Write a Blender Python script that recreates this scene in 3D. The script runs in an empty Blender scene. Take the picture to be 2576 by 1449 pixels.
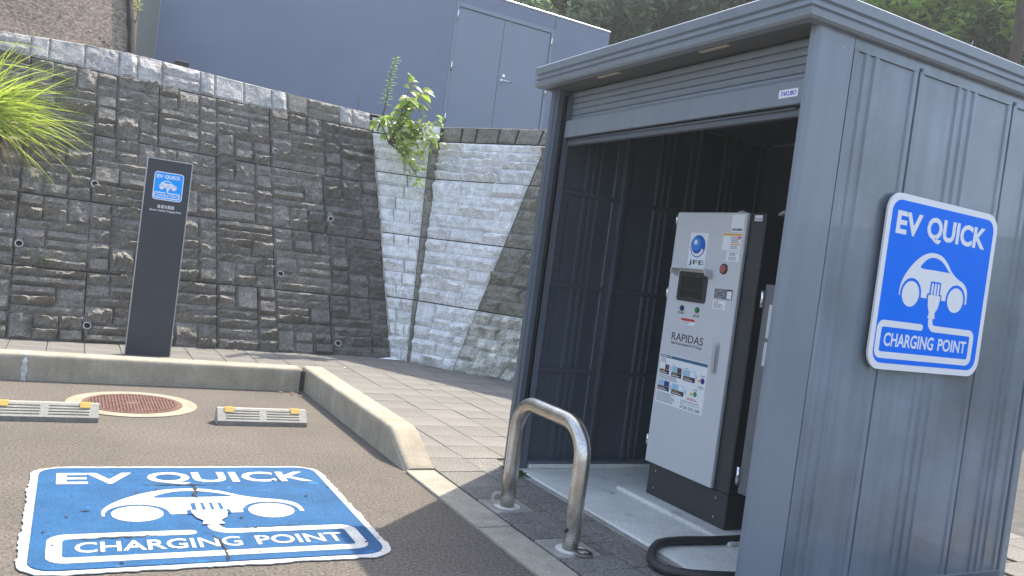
import bpy, bmesh, math, random
from math import sin, cos, pi, radians
from mathutils import Vector, Matrix, noise
random.seed(7)
SC = bpy.context.scene
COL = SC.collection

# ------------------------------------------------------------------ camera
CAM_H = 1.27
YAW, PITCH, ROLL = 0.498177, -0.025694, -0.130141
fw = Vector((sin(YAW)*cos(PITCH), cos(YAW)*cos(PITCH), sin(PITCH)))
rt = Vector((cos(YAW), -sin(YAW), 0)); dn = fw.cross(rt)
r2 = cos(ROLL)*rt + sin(ROLL)*dn; d2 = -sin(ROLL)*rt + cos(ROLL)*dn
cd = bpy.data.cameras.new('camera'); cam = bpy.data.objects.new('camera', cd); COL.objects.link(cam)
cd.sensor_width = 36; cd.lens = 2056.1/2576*36; cd.clip_start = .05; cd.clip_end = 2000
m3 = Matrix((r2, -d2, -fw)).transposed()
cam.matrix_world = Matrix.Translation((0, 0, CAM_H)) @ m3.to_4x4()
SC.camera = cam

# ------------------------------------------------------------------ light
SUN_EL, SUN_AZ = radians(56.0), radians(49.6)      # azimuth from +Y towards +X
w = bpy.data.worlds.new('World'); SC.world = w; w.use_nodes = True
wn = w.node_tree; bg = wn.nodes['Background']
sky = wn.nodes.new('ShaderNodeTexSky'); sky.sky_type = 'NISHITA'; sky.sun_disc = False
sky.sun_elevation = SUN_EL; sky.sun_rotation = SUN_AZ; sky.air_density = 1.0; sky.dust_density = 2.5; sky.ozone_density = 1.0
wn.links.new(sky.outputs[0], bg.inputs[0]); bg.inputs[1].default_value = 0.15
sl = bpy.data.lights.new('sun', 'SUN'); sl.energy = 2.9; sl.angle = radians(.55); sl.color = (1, .91, .77)
so = bpy.data.objects.new('sun', sl); COL.objects.link(so)
sdir = Vector((sin(SUN_AZ)*cos(SUN_EL), cos(SUN_AZ)*cos(SUN_EL), sin(SUN_EL)))
so.rotation_euler = sdir.to_track_quat('Z', 'Y').to_euler(); so.location = sdir*40
SC.view_settings.view_transform = 'Standard'; SC.view_settings.look = 'None'
SC.view_settings.exposure = 1.63; SC.view_settings.gamma = 1
SC.cycles.max_bounces = 8; SC.cycles.use_denoising = True

# ------------------------------------------------------------------ materials
MATS = {}
def M(name, col, rough=.8, metal=0, spec=.5, var=.0, vscale=6, vdetail=6, col2=None, bump=0, bscale=60, streak=0, streakcol=None,
      spots=None, rnd=0, trans=None, coat=0, grain=0, gscale=300):
    """procedural principled material: two-tone noise, vertical streaks, small spots, per-piece brightness, bump"""
    m = bpy.data.materials.new(name); m.use_nodes = True; t = m.node_tree; N = t.nodes; L = t.links
    b = N['Principled BSDF']; b.inputs['Roughness'].default_value = rough; b.inputs['Metallic'].default_value = metal
    b.inputs['Specular IOR Level'].default_value = spec; b.inputs['Coat Weight'].default_value = coat
    tc = N.new('ShaderNodeTexCoord')
    def noise_(scale, detail=6, vec=None, rgh=.6):
        n = N.new('ShaderNodeTexNoise'); n.inputs['Scale'].default_value = scale; n.inputs['Detail'].default_value = detail
        n.inputs['Roughness'].default_value = rgh; L.new(vec or tc.outputs['Object'], n.inputs['Vector']); return n.outputs['Fac']
    def ramp(fac, a, c, ca=(0, 0, 0, 1), cb=(1, 1, 1, 1)):
        r = N.new('ShaderNodeValToRGB'); r.color_ramp.elements[0].position = a; r.color_ramp.elements[1].position = c
        r.color_ramp.elements[0].color = ca; r.color_ramp.elements[1].color = cb; L.new(fac, r.inputs[0]); return r.outputs[0]
    def mix(fac, a, c, mode='MIX'):
        x = N.new('ShaderNodeMix'); x.data_type = 'RGBA'; x.blend_type = mode
        for i, v in ((0, fac), (6, a), (7, c)):
            if isinstance(v, (int, float)): x.inputs[i].default_value = v
            elif isinstance(v, tuple): x.inputs[i].default_value = v
            else: L.new(v, x.inputs[i])
        return x.outputs[2]
    c4 = (*col, 1)
    cur = c4
    if col2 is not None or var:
        o = (*(col2 or tuple(x*(1-var) for x in col)), 1)
        hi = c4 if col2 else tuple(min(1, x*(1+var)) for x in col)+(1,)
        cur = mix(ramp(noise_(vscale, vdetail), .32, .68), o, hi)
    if grain:
        g = ramp(noise_(gscale, 2), .35, .65, (1-grain,)*3+(1,), (1+grain,)*3+(1,))
        cur = mix(1.0, cur, g, 'MULTIPLY')
    if streak:
        mp = N.new('ShaderNodeMapping'); mp.inputs['Scale'].default_value = (14, 14, .55); L.new(tc.outputs['Object'], mp.inputs['Vector'])
        f = ramp(noise_(1.0, 5, mp.outputs[0]), .45, .75)
        x = N.new('ShaderNodeMath'); x.operation = 'MULTIPLY'; x.inputs[1].default_value = streak; L.new(f, x.inputs[0])
        cur = mix(x.outputs[0], cur, (*(streakcol or tuple(v*.55 for v in col)), 1))
    for sp in (spots or []):
        s, lo, hi, scol = sp
        cur = mix(ramp(noise_(s, 3), lo, hi), cur, (*scol, 1))
    if rnd:
        oi = N.new('ShaderNodeObjectInfo'); mr = N.new('ShaderNodeMapRange'); mr.inputs[3].default_value = 1-rnd; mr.inputs[4].default_value = 1+rnd
        L.new(oi.outputs['Random'], mr.inputs[0]); hs = N.new('ShaderNodeHueSaturation'); L.new(mr.outputs[0], hs.inputs['Value'])
        if isinstance(cur, tuple): hs.inputs['Color'].default_value = cur
        else: L.new(cur, hs.inputs['Color'])
        cur = hs.outputs[0]
    if isinstance(cur, tuple): b.inputs['Base Color'].default_value = cur
    else: L.new(cur, b.inputs['Base Color'])
    if bump:
        bp = N.new('ShaderNodeBump'); bp.inputs['Strength'].default_value = bump; bp.inputs['Distance'].default_value = .02
        L.new(noise_(bscale, 8), bp.inputs['Height']); L.new(bp.outputs[0], b.inputs['Normal'])
    if trans:
        tr = N.new('ShaderNodeBsdfTranslucent'); ms = N.new('ShaderNodeMixShader'); ms.inputs[0].default_value = trans
        if isinstance(cur, tuple): tr.inputs[0].default_value = cur
        else: L.new(cur, tr.inputs[0])
        L.new(b.outputs[0], ms.inputs[1]); L.new(tr.outputs[0], ms.inputs[2]); L.new(ms.outputs[0], N['Material Output'].inputs[0])
    MATS[name] = m
    return m

M('asphalt', (.112, .096, .079), .92, var=.18, vscale=1.1, grain=.45, gscale=75, bump=.16, bscale=260, spots=[(85, .66, .70, (.30, .27, .235)), (110, .66, .72, (.04, .036, .032)), (1.7, .60, .82, (.075, .064, .054)), (5, .70, .80, (.07, .06, .052))])
M('paver', (.172, .163, .147), .88, var=.16, vscale=2.2, grain=.45, gscale=95, bump=.25, bscale=160, rnd=.09)
M('paver_bed', (.09, .085, .078), .95, var=.3, vscale=9)
M('kerb', (.355, .315, .238), .9, var=.18, vscale=5, grain=.12, gscale=120, streak=.35, streakcol=(.17, .155, .125), bump=.2, bscale=90)
M('kerb_flat', (.335, .305, .245), .9, var=.16, vscale=7, grain=.16, gscale=90, bump=.35, bscale=60, spots=[(24, .66, .74, (.2, .185, .16))])
M('sealant', (.50, .50, .48), .7, var=.35, vscale=30)
M('stone_dark', (.205, .188, .162), .93, var=.26, vscale=7, grain=.3, gscale=60, bump=.5, bscale=45, rnd=.07, streak=.4, streakcol=(.10, .09, .075))
M('stone_darker', (.135, .126, .112), .9, var=.38, vscale=7, grain=.3, gscale=60, bump=.5, bscale=45, rnd=.07, streak=.4, streakcol=(.055, .052, .05))  # second, darker stone tone for the end next to the expansion joint
M('stone_coping', (.50, .48, .455), .93, col2=(.30, .285, .27), vscale=9, grain=.25, gscale=55, bump=.5, bscale=45, rnd=.12, streak=.35, streakcol=(.19, .185, .17), spots=[(14, .70, .76, (.15, .14, .13))])
M('stone_pale', (.84, .825, .80), .93, col2=(.58, .565, .545), vscale=9, grain=.2, gscale=55, bump=.5, bscale=45, rnd=.06, streak=.3, streakcol=(.42, .41, .38), spots=[(14, .72, .78, (.25, .24, .22))])  # bleached stone; the patch's extra brightness is put into its colour too
M('stone_mossy', (.26, .245, .20), .95, col2=(.15, .145, .115), vscale=6, grain=.3, gscale=50, bump=.5, bscale=45, rnd=.12)
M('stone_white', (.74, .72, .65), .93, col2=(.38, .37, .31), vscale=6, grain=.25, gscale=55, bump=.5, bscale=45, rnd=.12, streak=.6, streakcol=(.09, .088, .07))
M('joint', (.05, .048, .045), .95)
M('booth_paint', (.205, .238, .270), .36, spec=.5, var=.05, vscale=2, streak=.28, streakcol=(.13, .15, .175), coat=.15)
M('booth_post', (.205, .238, .280), .34, spec=.5, var=.05, vscale=2, streak=.3, streakcol=(.13, .15, .18), coat=.2, spots=[(48, .735, .75, (.55, .56, .57))])
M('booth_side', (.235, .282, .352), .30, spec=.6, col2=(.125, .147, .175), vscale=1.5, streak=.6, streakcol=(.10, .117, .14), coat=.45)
M('booth_inner', (.066, .082, .104), .5, var=.12, vscale=3, streak=.2, spots=[(40, .76, .8, (.12, .07, .04))])  # the booth paint, darkened to carry the shade indoors
M('booth_trim', (.105, .125, .15), .42, var=.08, vscale=4, spots=[(55, .73, .77, (.34, .35, .36))])
M('soffit', (.10, .105, .105), .7, var=.08)
M('vent', (.50, .44, .33), .6, grain=.3, gscale=180)
M('rubber', (.018, .018, .018), .55, bump=.15, bscale=90)
M('hose', (.03, .028, .028), .5, var=.3, vscale=30)
M('building', (.19, .22, .305), .62, var=.06, vscale=.8, spots=[(3, .55, .9, (.20, .24, .31))])
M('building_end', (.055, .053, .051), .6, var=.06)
M('building_door', (.225, .262, .335), .5, var=.03, vscale=2)
M('cap_metal', (.5, .52, .55), .35, metal=.6)
M('steel', (.55, .53, .50), .28, metal=1, var=.15, vscale=40)
M('hoop_steel', (.70, .68, .64), .27, metal=.95, col2=(.50, .445, .37), vscale=11, vdetail=9, grain=.15, gscale=140, bump=.08, bscale=150)
M('lever_grey', (.50, .50, .51), .35, metal=.25)
M('chrome', (.75, .75, .75), .2, metal=1)
M('concrete', (.70, .68, .62), .9, var=.14, vscale=2.2, grain=.1, gscale=80, bump=.15, bscale=50, spots=[(7, .62, .8, (.42, .41, .385))])
M('concrete_pad', (.30, .285, .25), .92, var=.2, vscale=12, bump=.3, bscale=70)
M('slope_concrete', (.215, .168, .13), .95, var=.25, vscale=1.3, grain=.4, gscale=28, bump=.9, bscale=24, spots=[(11, .66, .72, (.035, .03, .026)), (9, .68, .73, (.34, .30, .26))])
M('soil', (.09, .075, .055), .95, var=.3, vscale=3, bump=.5, bscale=20)
M('hill', (.085, .115, .07), .95, var=.5, vscale=.6, bump=.6, bscale=3)
M('charger_grey', (.57, .58, .59), .42, spec=.4, var=.02, vscale=3)
M('charger_dark', (.040, .043, .047), .45, spec=.4, var=.15, vscale=5, streak=.2, streakcol=(.055, .05, .045))
M('cabinet_grey', (.14, .145, .15), .5, var=.05)
M('screen', (.018, .018, .016), .25, spec=.5, var=.2, vscale=8)
M('screen_bezel', (.03, .03, .031), .5)
M('white_print', (.80, .80, .80), .5)
M('sheet_white', (.78, .80, .82), .45)
M('black_print', (.02, .02, .022), .5)
M('grey_print', (.25, .25, .27), .5)
M('red_print', (.55, .05, .05), .5)
M('pink_print', (.62, .06, .25), .5)
M('orange_print', (.75, .38, .06), .5)
M('navy_print', (.05, .13, .22), .5)
M('pale_blue_print', (.35, .55, .68), .5)
M('brown_print', (.12, .05, .06), .5)
M('dark_navy', (.022, .022, .05), .5)
M('logo_blue', (.01, .09, .42), .35, var=.25, vscale=14)
M('logo_light', (.03, .25, .65), .35)
M('button_blue', (.03, .03, .22), .3)
M('button_green', (.01, .25, .09), .3)
M('button_red', (.38, .10, .09), .4)
M('sign_blue', (.0, .175, .88), .4, spec=.15)
M('sign_white', (.82, .82, .84), .4)
M('post_sign_blue', (.0, .36, .98), .4, spec=.2)
M('purple_print', (.16, .08, .55), .5)
M('post_panel', (.038, .043, .055), .42, spec=.4, var=.1, vscale=3)
M('post_edge', (.45, .45, .46), .35, metal=.6)
M('road_blue', (.018, .092, .215), .75, spec=.2, var=.16, vscale=5, grain=.16, gscale=90, bump=.2, bscale=90,
  spots=[(4.5, .66, .72, (.028, .165, .36)), (26, .68, .72, (.045, .04, .05)), (55, .645, .69, (.09, .10, .13)), (13, .66, .72, (.06, .17, .33)), (2.2, .60, .85, (.035, .125, .25))])
M('road_white', (.60, .585, .54), .7, var=.14, vscale=9, grain=.1, gscale=110, bump=.25, bscale=90, spots=[(30, .70, .74, (.10, .09, .08)), (7, .58, .75, (.42, .395, .35)), (55, .66, .70, (.30, .27, .24))])
M('crack', (.035, .03, .03), .95, var=.3, vscale=60)
M('manhole_rust', (.155, .080, .062), .85, var=.25, vscale=14, grain=.25, gscale=110)
M('manhole_groove', (.085, .045, .036), .9)
M('manhole_ring', (.30, .27, .20), .9, var=.18, vscale=6, grain=.15, gscale=90, spots=[(3.5, .58, .75, (.36, .24, .13))])
M('stop_concrete', (.35, .335, .295), .9, var=.1, vscale=9, grain=.12, gscale=110, bump=.15, bscale=90)
M('stop_base', (.22, .205, .18), .9, var=.2, vscale=14, bump=.2, bscale=60)
M('reflector', (.62, .42, .10), .25, spec=.6)
M('weep_pipe', (.42, .42, .41), .6)
M('hole_dark', (.006, .006, .006), .9)
M('lime', (.22, .22, .215), .9, col2=(.10, .098, .09), vscale=24)
M('leaf_a', (.21, .31, .18), .5, trans=.6, var=.35, vscale=1.4, rnd=.12)
M('leaf_b', (.40, .55, .13), .5, trans=.6, var=.35, vscale=1.4, rnd=.12)
M('leaf_c', (.25, .31, .19), .55, trans=.6, var=.4, vscale=1.4, rnd=.12)
M('vine_leaf', (.38, .50, .09), .4, trans=.5, var=.35, vscale=9)
M('grass_blade', (.42, .52, .09), .45, trans=.55, var=.3, vscale=7)
M('grass_dry', (.42, .27, .14), .7, trans=.3)
M('weed_green', (.09, .17, .03), .5, trans=.4, var=.3, vscale=40)
M('bark', (.07, .05, .038), .9, var=.3, vscale=8, bump=.5, bscale=30)
M('bark_pale', (.45, .44, .40), .8, var=.2, vscale=9)
M('twig', (.12, .11, .05), .8)
M('cable_pale', (.42, .38, .31), .7)
M('mask_white', (.80, .82, .84), .8)
M('lead_strip', (.014, .012, .011), .9, var=.3, vscale=20)

# ------------------------------------------------------------------ helpers
def link(o, parent=None):
    COL.objects.link(o)
    if parent is not None:
        o.parent = parent
        p, off = parent, Vector((0, 0, 0))
        while p is not None:
            off = off + p.location; p = p.parent
        if parent.type == 'EMPTY' or parent.get('_shift'): o.matrix_parent_inverse = Matrix.Translation(-off)
    return o
def mesh(name, vs, fs, mat, parent=None, smooth=False):
    me = bpy.data.meshes.new(name); me.from_pydata([tuple(v) for v in vs], [], fs); me.update()
    me.materials.append(MATS[mat])
    if smooth:
        for p in me.polygons: p.use_smooth = True
    return link(bpy.data.objects.new(name, me), parent)
def bm_obj(name, bm, mat, parent=None, smooth=False):
    bmesh.ops.recalc_face_normals(bm, faces=bm.faces)
    me = bpy.data.meshes.new(name); bm.to_mesh(me); bm.free(); me.materials.append(MATS[mat])
    if smooth:
        for p in me.polygons: p.use_smooth = True
    return link(bpy.data.objects.new(name, me), parent)
def tag(o, label, cat=None, group=None, kind=None):
    o['label'] = label
    if cat: o['category'] = cat
    if group: o['group'] = group
    if kind: o['kind'] = kind
    return o
def thing(name, label, cat, loc, group=None):
    o = bpy.data.objects.new(name, None); o.location = loc; o.empty_display_size = .1; COL.objects.link(o)
    return tag(o, label, cat, group)
def struct(o, label=None):
    o['kind'] = 'structure'
    if label: o['label'] = label
    return o
def box_bm(bm, x0, x1, y0, y1, z0, z1, bev=0, seg=1):
    r = bmesh.ops.create_cube(bm, size=1)['verts']
    for v in r: v.co = Vector(((x0+x1)/2+v.co.x*(x1-x0), (y0+y1)/2+v.co.y*(y1-y0), (z0+z1)/2+v.co.z*(z1-z0)))
    if bev:
        es = list({e for v in r for e in v.link_edges})
        bmesh.ops.bevel(bm, geom=es, offset=bev, segments=seg, affect='EDGES', profile=.5)
def box(name, x0, x1, y0, y1, z0, z1, mat, parent=None, bev=0, seg=1):
    bm = bmesh.new(); box_bm(bm, x0, x1, y0, y1, z0, z1, bev, seg); return bm_obj(name, bm, mat, parent)
def loft(name, rings, mat, parent=None, cap=True, smooth=False, closed=True):
    n = len(rings[0]); vs = [p for r in rings for p in r]; fs = []
    for i in range(len(rings)-1):
        for j in range(n if closed else n-1):
            a = i*n+j; b = i*n+(j+1) % n; fs.append((a, b, b+n, a+n))
    if cap: fs += [tuple(range(n-1, -1, -1)), tuple(range((len(rings)-1)*n, len(rings)*n))]
    bm = bmesh.new(); bv = [bm.verts.new(tuple(v)) for v in vs]
    for f in fs:
        try: bm.faces.new([bv[i] for i in f])
        except ValueError: pass
    return bm_obj(name, bm, mat, parent, smooth)
def tube_rings(pts, rad, n=10):
    pts = [Vector(p) for p in pts]; rings = []; prev = None
    for i, p in enumerate(pts):
        t = (pts[min(i+1, len(pts)-1)]-pts[max(i-1, 0)]).normalized()
        if prev is None: a = t.orthogonal().normalized()
        else: a = (prev - t*prev.dot(t)).normalized()
        prev = a; b = t.cross(a); r = rad[i] if isinstance(rad, (list, tuple)) else rad
        rings.append([p+r*(a*cos(2*pi*k/n)+b*sin(2*pi*k/n)) for k in range(n)])
    return rings
def tube(name, pts, rad, mat, parent=None, n=10): return loft(name, tube_rings(pts, rad, n), mat, parent, True, True)
def disc(name, c, axis, r, th, mat, parent=None, n=24, r_in=None, bev=0):
    c = Vector(c); ax = Vector(axis).normalized(); a = ax.orthogonal().normalized(); b = ax.cross(a)
    def ring(rr, d): return [c+ax*d+rr*(a*cos(2*pi*k/n)+b*sin(2*pi*k/n)) for k in range(n)]
    if r_in is None:
        return loft(name, [ring(r, 0), ring(r, th-bev), ring(r-bev, th)] if bev else [ring(r, 0), ring(r, th)], mat, parent)
    return loft(name, [ring(r, 0), ring(r, th), ring(r_in, th), ring(r_in, 0), ring(r, 0)], mat, parent, False)

class Plane2D:
    """a flat face in the place: origin, two in-plane axes, outward normal; carries print and raised flat parts"""
    def __init__(s, O, U, V, N): s.O, s.U, s.V, s.N = (Vector(x) for x in (O, U, V, N))
    def at(s, u, v, d=0): return s.O+s.U*u+s.V*v+s.N*d
    def from_mesh(s, name, me2, mat, parent, d, th):
        vs = [s.at(v.co.x, v.co.y, d+(th if v.co.z > 0 else 0)) for v in me2.vertices]
        fs = [tuple(p.vertices) for p in me2.polygons]
        bpy.data.meshes.remove(me2)
        bm = bmesh.new(); bv = [bm.verts.new(v) for v in vs]
        for f in fs:
            try: bm.faces.new([bv[i] for i in f])
            except ValueError: pass
        bmesh.ops.remove_doubles(bm, verts=bm.verts, dist=1e-6)
        return bm_obj(name, bm, mat, parent)
    def shape(s, name, loops, mat, parent, d=0, th=.001):
        c = bpy.data.curves.new('tmp', 'CURVE'); c.dimensions = '2D'; c.fill_mode = 'BOTH'; c.extrude = .5
        for Lp in loops:
            sp = c.splines.new('POLY'); sp.points.add(len(Lp)-1); sp.use_cyclic_u = True
            for p, q in zip(sp.points, Lp): p.co = (q[0], q[1], 0, 1)
        o = bpy.data.objects.new('tmp', c); me = bpy.data.meshes.new_from_object(o)
        bpy.data.objects.remove(o); bpy.data.curves.remove(c)
        return s.from_mesh(name, me, mat, parent, d, th)
    def rect(s, name, u0, u1, v0, v1, mat, parent, d=0, th=.001, r=0):
        return s.shape(name, [rrect(u0, u1, v0, v1, r)], mat, parent, d, th) if r else s.shape(name, [[(u0, v0), (u1, v0), (u1, v1), (u0, v1)]], mat, parent, d, th)
    def text(s, body, u0, u1, v0, v1, mat, parent, d=0, th=.0008, bold=0, shear=0, name='lettering'):
        c = bpy.data.curves.new('tmp', 'FONT'); c.body = body; c.size = 1; c.extrude = .5; c.offset = bold; c.resolution_u = 3; c.shear = shear
        o = bpy.data.objects.new('tmp', c); me = bpy.data.meshes.new_from_object(o)
        bpy.data.objects.remove(o); bpy.data.curves.remove(c)
        xs = [v.co.x for v in me.vertices]; ys = [v.co.y for v in me.vertices]
        x0, x1, y0, y1 = min(xs), max(xs), min(ys), max(ys)
        for v in me.vertices:
            v.co.x = u0+(v.co.x-x0)/(x1-x0)*(u1-u0); v.co.y = v0+(v.co.y-y0)/(y1-y0)*(v1-v0)
        return s.from_mesh(name, me, mat, parent, d, th)
def rrect(u0, u1, v0, v1, r, n=6):
    out = []
    for cx, cy, a0 in ((u1-r, v1-r, 0), (u0+r, v1-r, pi/2), (u0+r, v0+r, pi), (u1-r, v0+r, 3*pi/2)):
        out += [(cx+r*cos(a0+k*pi/2/n), cy+r*sin(a0+k*pi/2/n)) for k in range(n+1)]
    return out
def circ(cx, cy, rx, ry=None, n=28): return [(cx+rx*cos(2*pi*k/n), cy+(ry or rx)*sin(2*pi*k/n)) for k in range(n)]
def smooth_closed(p, k=4):
    """Catmull-Rom through a closed loop"""
    out = []; n = len(p)
    for i in range(n):
        a, b, c, d = (Vector(p[(i+j-1) % n]) for j in range(4))
        for q in range(k):
            t = q/k; v = .5*((2*b)+(c-a)*t+(2*a-5*b+4*c-d)*t*t+(3*b-a-3*c+d)*t**3); out.append((v.x, v.y))
    return out
def smooth_open(p, k=3):
    out = []; P = [Vector(p[0])*2-Vector(p[1])]+[Vector(x) for x in p]+[Vector(p[-1])*2-Vector(p[-2])]
    for i in range(1, len(P)-2):
        a, b, c, d = P[i-1:i+3]
        for q in range(k):
            t = q/k; v = .5*((2*b)+(c-a)*t+(2*a-5*b+4*c-d)*t*t+(3*b-a-3*c+d)*t**3); out.append((v.x, v.y))
    return out+[tuple(p[-1])]
def stroke(pts, w):
    """outline of a thick polyline with round ends"""
    P = [Vector(p) for p in pts]; Lf, Rt = [], []
    for i, p in enumerate(P):
        d0 = (P[i]-P[i-1]).normalized() if i else (P[1]-P[0]).normalized()
        d1 = (P[i+1]-P[i]).normalized() if i < len(P)-1 else d0
        n = Vector((-(d0+d1).y, (d0+d1).x)); n.normalize(); k = max(.5, n.dot(Vector((-d0.y, d0.x))))
        Lf.append(p+n*w/2/k); Rt.append(p-n*w/2/k)
    def cap(c, d):
        a0 = math.atan2(d.y, d.x); return [Vector((c.x+w/2*cos(a0-pi/2+pi*k/6), c.y+w/2*sin(a0-pi/2+pi*k/6))) for k in range(1, 6)]
    out = Rt+cap(P[-1], (P[-1]-P[-2]).normalized())+Lf[::-1]+cap(P[0], (P[0]-P[1]).normalized())
    return [(v.x, v.y) for v in out]
def arc(cx, cy, r, a0, a1, n=8): return [(cx+r*cos(a0+(a1-a0)*k/n), cy+r*sin(a0+(a1-a0)*k/n)) for k in range(n+1)]

# ------------------------------------------------------------------ the setting: ground
gs = 160
lot = struct(mesh('parking_lot', [(-gs, -gs, 0), (gs, -gs, 0), (gs, gs, 0), (-gs, gs, 0)], [(0, 1, 2, 3)], 'asphalt'), 'worn brown-grey asphalt of the parking bay')
def wall_base(x):
    xs = [-4.5, -2.2, -.467, .18, 1.485, 2.78, 3.426]; ys = [8.45, 8.6, 8.731, 8.789, 8.978, 9.033, 9.049]
    if x <= xs[0]: return ys[0]
    for i in range(len(xs)-1):
        if x <= xs[i+1]: return ys[i]+(ys[i+1]-ys[i])*(x-xs[i])/(xs[i+1]-xs[i])
    return ys[-1]
pv = struct(mesh('pavement', [(-6, 6.9, .004), (1.93, 6.9, .004), (1.93, -6, .004), (14, -6, .004), (14, 10, .004), (-6, 10, .004)], [(0, 1, 2, 3, 4, 5)], 'paver_bed'),
            'footway of square grey granite-faced pavers')
PW = .303; GAP = .0055
bmp = bmesh.new(); box_bm(bmp, -PW/2+GAP/2, PW/2-GAP/2, -PW/2+GAP/2, PW/2-GAP/2, -.012, 0, .0025)
pm = bpy.data.meshes.new('paver'); bm_ = bmp; bmesh.ops.recalc_face_normals(bm_, faces=bm_.faces); bm_.to_mesh(pm); bm_.free(); pm.materials.append(MATS['paver'])
HOOP_PADS = [(2.038, 2.275, 3.60, 3.83), (2.038, 2.275, 2.985, 3.22)]
def paver(x0, x1, y0, y1):
    if x1-x0 < .05 or y1-y0 < .05: return
    z = .0165+random.uniform(-.0015, .0015)
    if abs(x1-x0-PW) < .004 and abs(y1-y0-PW) < .004:
        o = bpy.data.objects.new('paver', pm); COL.objects.link(o); o.parent = pv
        o.location = ((x0+x1)/2, (y0+y1)/2, z); o.rotation_euler = (random.uniform(-.004, .004), random.uniform(-.004, .004), random.uniform(-.004, .004))
    else:
        o = box('paver', x0+GAP/2, x1-GAP/2, y0+GAP/2, y1-GAP/2, z-.012, z, 'paver', pv, .0025)
def right_base_y(x):   # base line of the angled wall
    if x < 3.426: return wall_base(x)
    if x < 3.584: return 9.049+(x-3.426)/.158*(8.821-9.049)
    return 8.821-(x-3.584)*1.319
for i in range(-11, 13):
    for j in range(-8, 17):
        x0 = 2.035+i*PW; x1 = x0+PW; y0 = 4.04+j*PW; y1 = y0+PW; cx, cy = (x0+x1)/2, (y0+y1)/2
        if x1 < 2.04:
            y0 = max(y0, 6.965)
            if y1 < 7.0 or x1 < -1.15: continue
        if y0 > right_base_y(max(x0, -4))+.02: continue
        if i >= 0 and y0 < 2.2 and x0 < 4.4: continue
        if x0 > 4.35 and (y0 > 4.4 and cx-4.3 > (8.2-cy)*.4): continue
        if x0 > 5.3: continue
        if 2.43 < cy < 4.52 and x0 < 4.52:
            if x0 > 2.5: continue
            x1 = min(x1, 2.575)
        elif cy <= 2.43 and cx < 4.5: continue
        hit = [p for p in HOOP_PADS if x0 < p[1]-.01 and x1 > p[0]+.01 and y0 < p[3]-.01 and y1 > p[2]+.01]
        if hit:
            px0, px1, py0, py1 = hit[0]
            if x1-px1 > .02: paver(px1, x1, max(y0, py0), min(y1, py1))
            if y0 < py0: paver(x0, x1, y0, py0)
            if y1 > py1: paver(x0, x1, py1, y1)
            continue
        paver(x0, x1, y0, y1)

# kerbs
kb = struct(bpy.data.objects.new('kerb', None), 'concrete kerb round the parking bay'); COL.objects.link(kb)
def kprof(h):      # (inward from the road face, z): battered face, rounded shoulder
    pts = [(0, -.05), (.010*h/.19, max(.0, h-.035))]
    for k in range(1, 6):
        a = pi-k*pi/2/5; pts.append((.04+.028*cos(a), h-.028+.028*sin(a)))
    return pts+[(.178, h), (.186, h-.008), (.186, -.05)]
def kerb_x(x0, x1, h=.192):
    return loft('kerb_stone', [[(x, 6.782+d, z) for d, z in kprof(h)] for x in (x0, x1)], 'kerb', kb)
def kerb_y(ys, hs, mat='kerb'):
    return loft('kerb_stone', [[(1.842+d, y, z) for d, z in kprof(h)] for y, h in zip(ys, hs)], mat, kb)
kerb_x(-2.6, -1.412); kerb_x(-1.40, -.205); kerb_x(-.185, 1.80)
kerb_y((6.966, 6.395), (.192, .192)); kerb_y((6.388, 4.78, 4.76, 4.72, 4.42, 4.40), (.192, .192, .190, .178, .035, .022))
for a, b in ((4.385, 3.415), (3.408, 2.80), (2.793, 2.19), (2.183, 1.2), (1.193, 0.2)):
    bm = bmesh.new(); box_bm(bm, 1.842, 2.026, b, a, -.05, .014+random.uniform(-.001, .002), .005, 2); bm_obj('flush_kerb_stone', bm, 'kerb_flat', kb)
sl_v = []
for k in range(9):
    z = .192*k/8; wd = random.uniform(.012, .026); y = 6.7765+.0105*z/.15 if z < .16 else 6.80
    sl_v += [(-.195-wd, y-.001, z-.005), (-.195+wd, y-.001, z-.005)]
sl_v += [(-.215, 6.83, .1945), (-.178, 6.83, .1945), (-.21, 6.93, .1945), (-.18, 6.93, .1945)]
mesh('sealant', sl_v, [(2*k, 2*k+1, 2*k+3, 2*k+2) for k in range(len(sl_v)//2-1)], 'sealant', kb)
gp = struct(mesh('corner_gap', [(1.801, 6.80, .004), (1.841, 6.80, .004), (1.841, 6.80, .17), (1.801, 6.80, .17)], [(0, 1, 2, 3)], 'joint', kb))  # dark sheet set across the open mitre in place of its shade

# ------------------------------------------------------------------ retaining walls
def lerp(a, b, t): return a+(b-a)*t
class Ruled:
    """battered wall: straight lines from base(u) to top(u)"""
    def __init__(s, base, top): s.base, s.top = base, top
    def P(s, u, z):
        a, b = s.base(u), s.top(u); t = z/b.z; return a.lerp(b, t)
    def N(s, u, z):
        e = .01; du = s.P(u+e, z)-s.P(u-e, z); dz = s.P(u, z+e)-s.P(u, z-e); n = du.cross(dz).normalized()
        return n if n.y < 0 else -n
def ztop_left(x):
    xs = [-4.5, -.85, .06, .78, 2.02, 3.43]; zs = [2.93, 3.0, 3.09, 3.11, 3.07, 3.035]
    for i in range(len(xs)-1):
        if x <= xs[i+1]: return lerp(zs[i], zs[i+1], max(0, (x-xs[i])/(xs[i+1]-xs[i])))
    return zs[-1]
def smx(f, x): return (f(x-.35)+2*f(x)+f(x+.35))/4
leftW = Ruled(lambda u: Vector((u, smx(wall_base, u), 0)), lambda u: Vector((u-.045*smx(ztop_left, u), smx(wall_base, u)+.5*smx(ztop_left, u), smx(ztop_left, u))))
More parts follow.
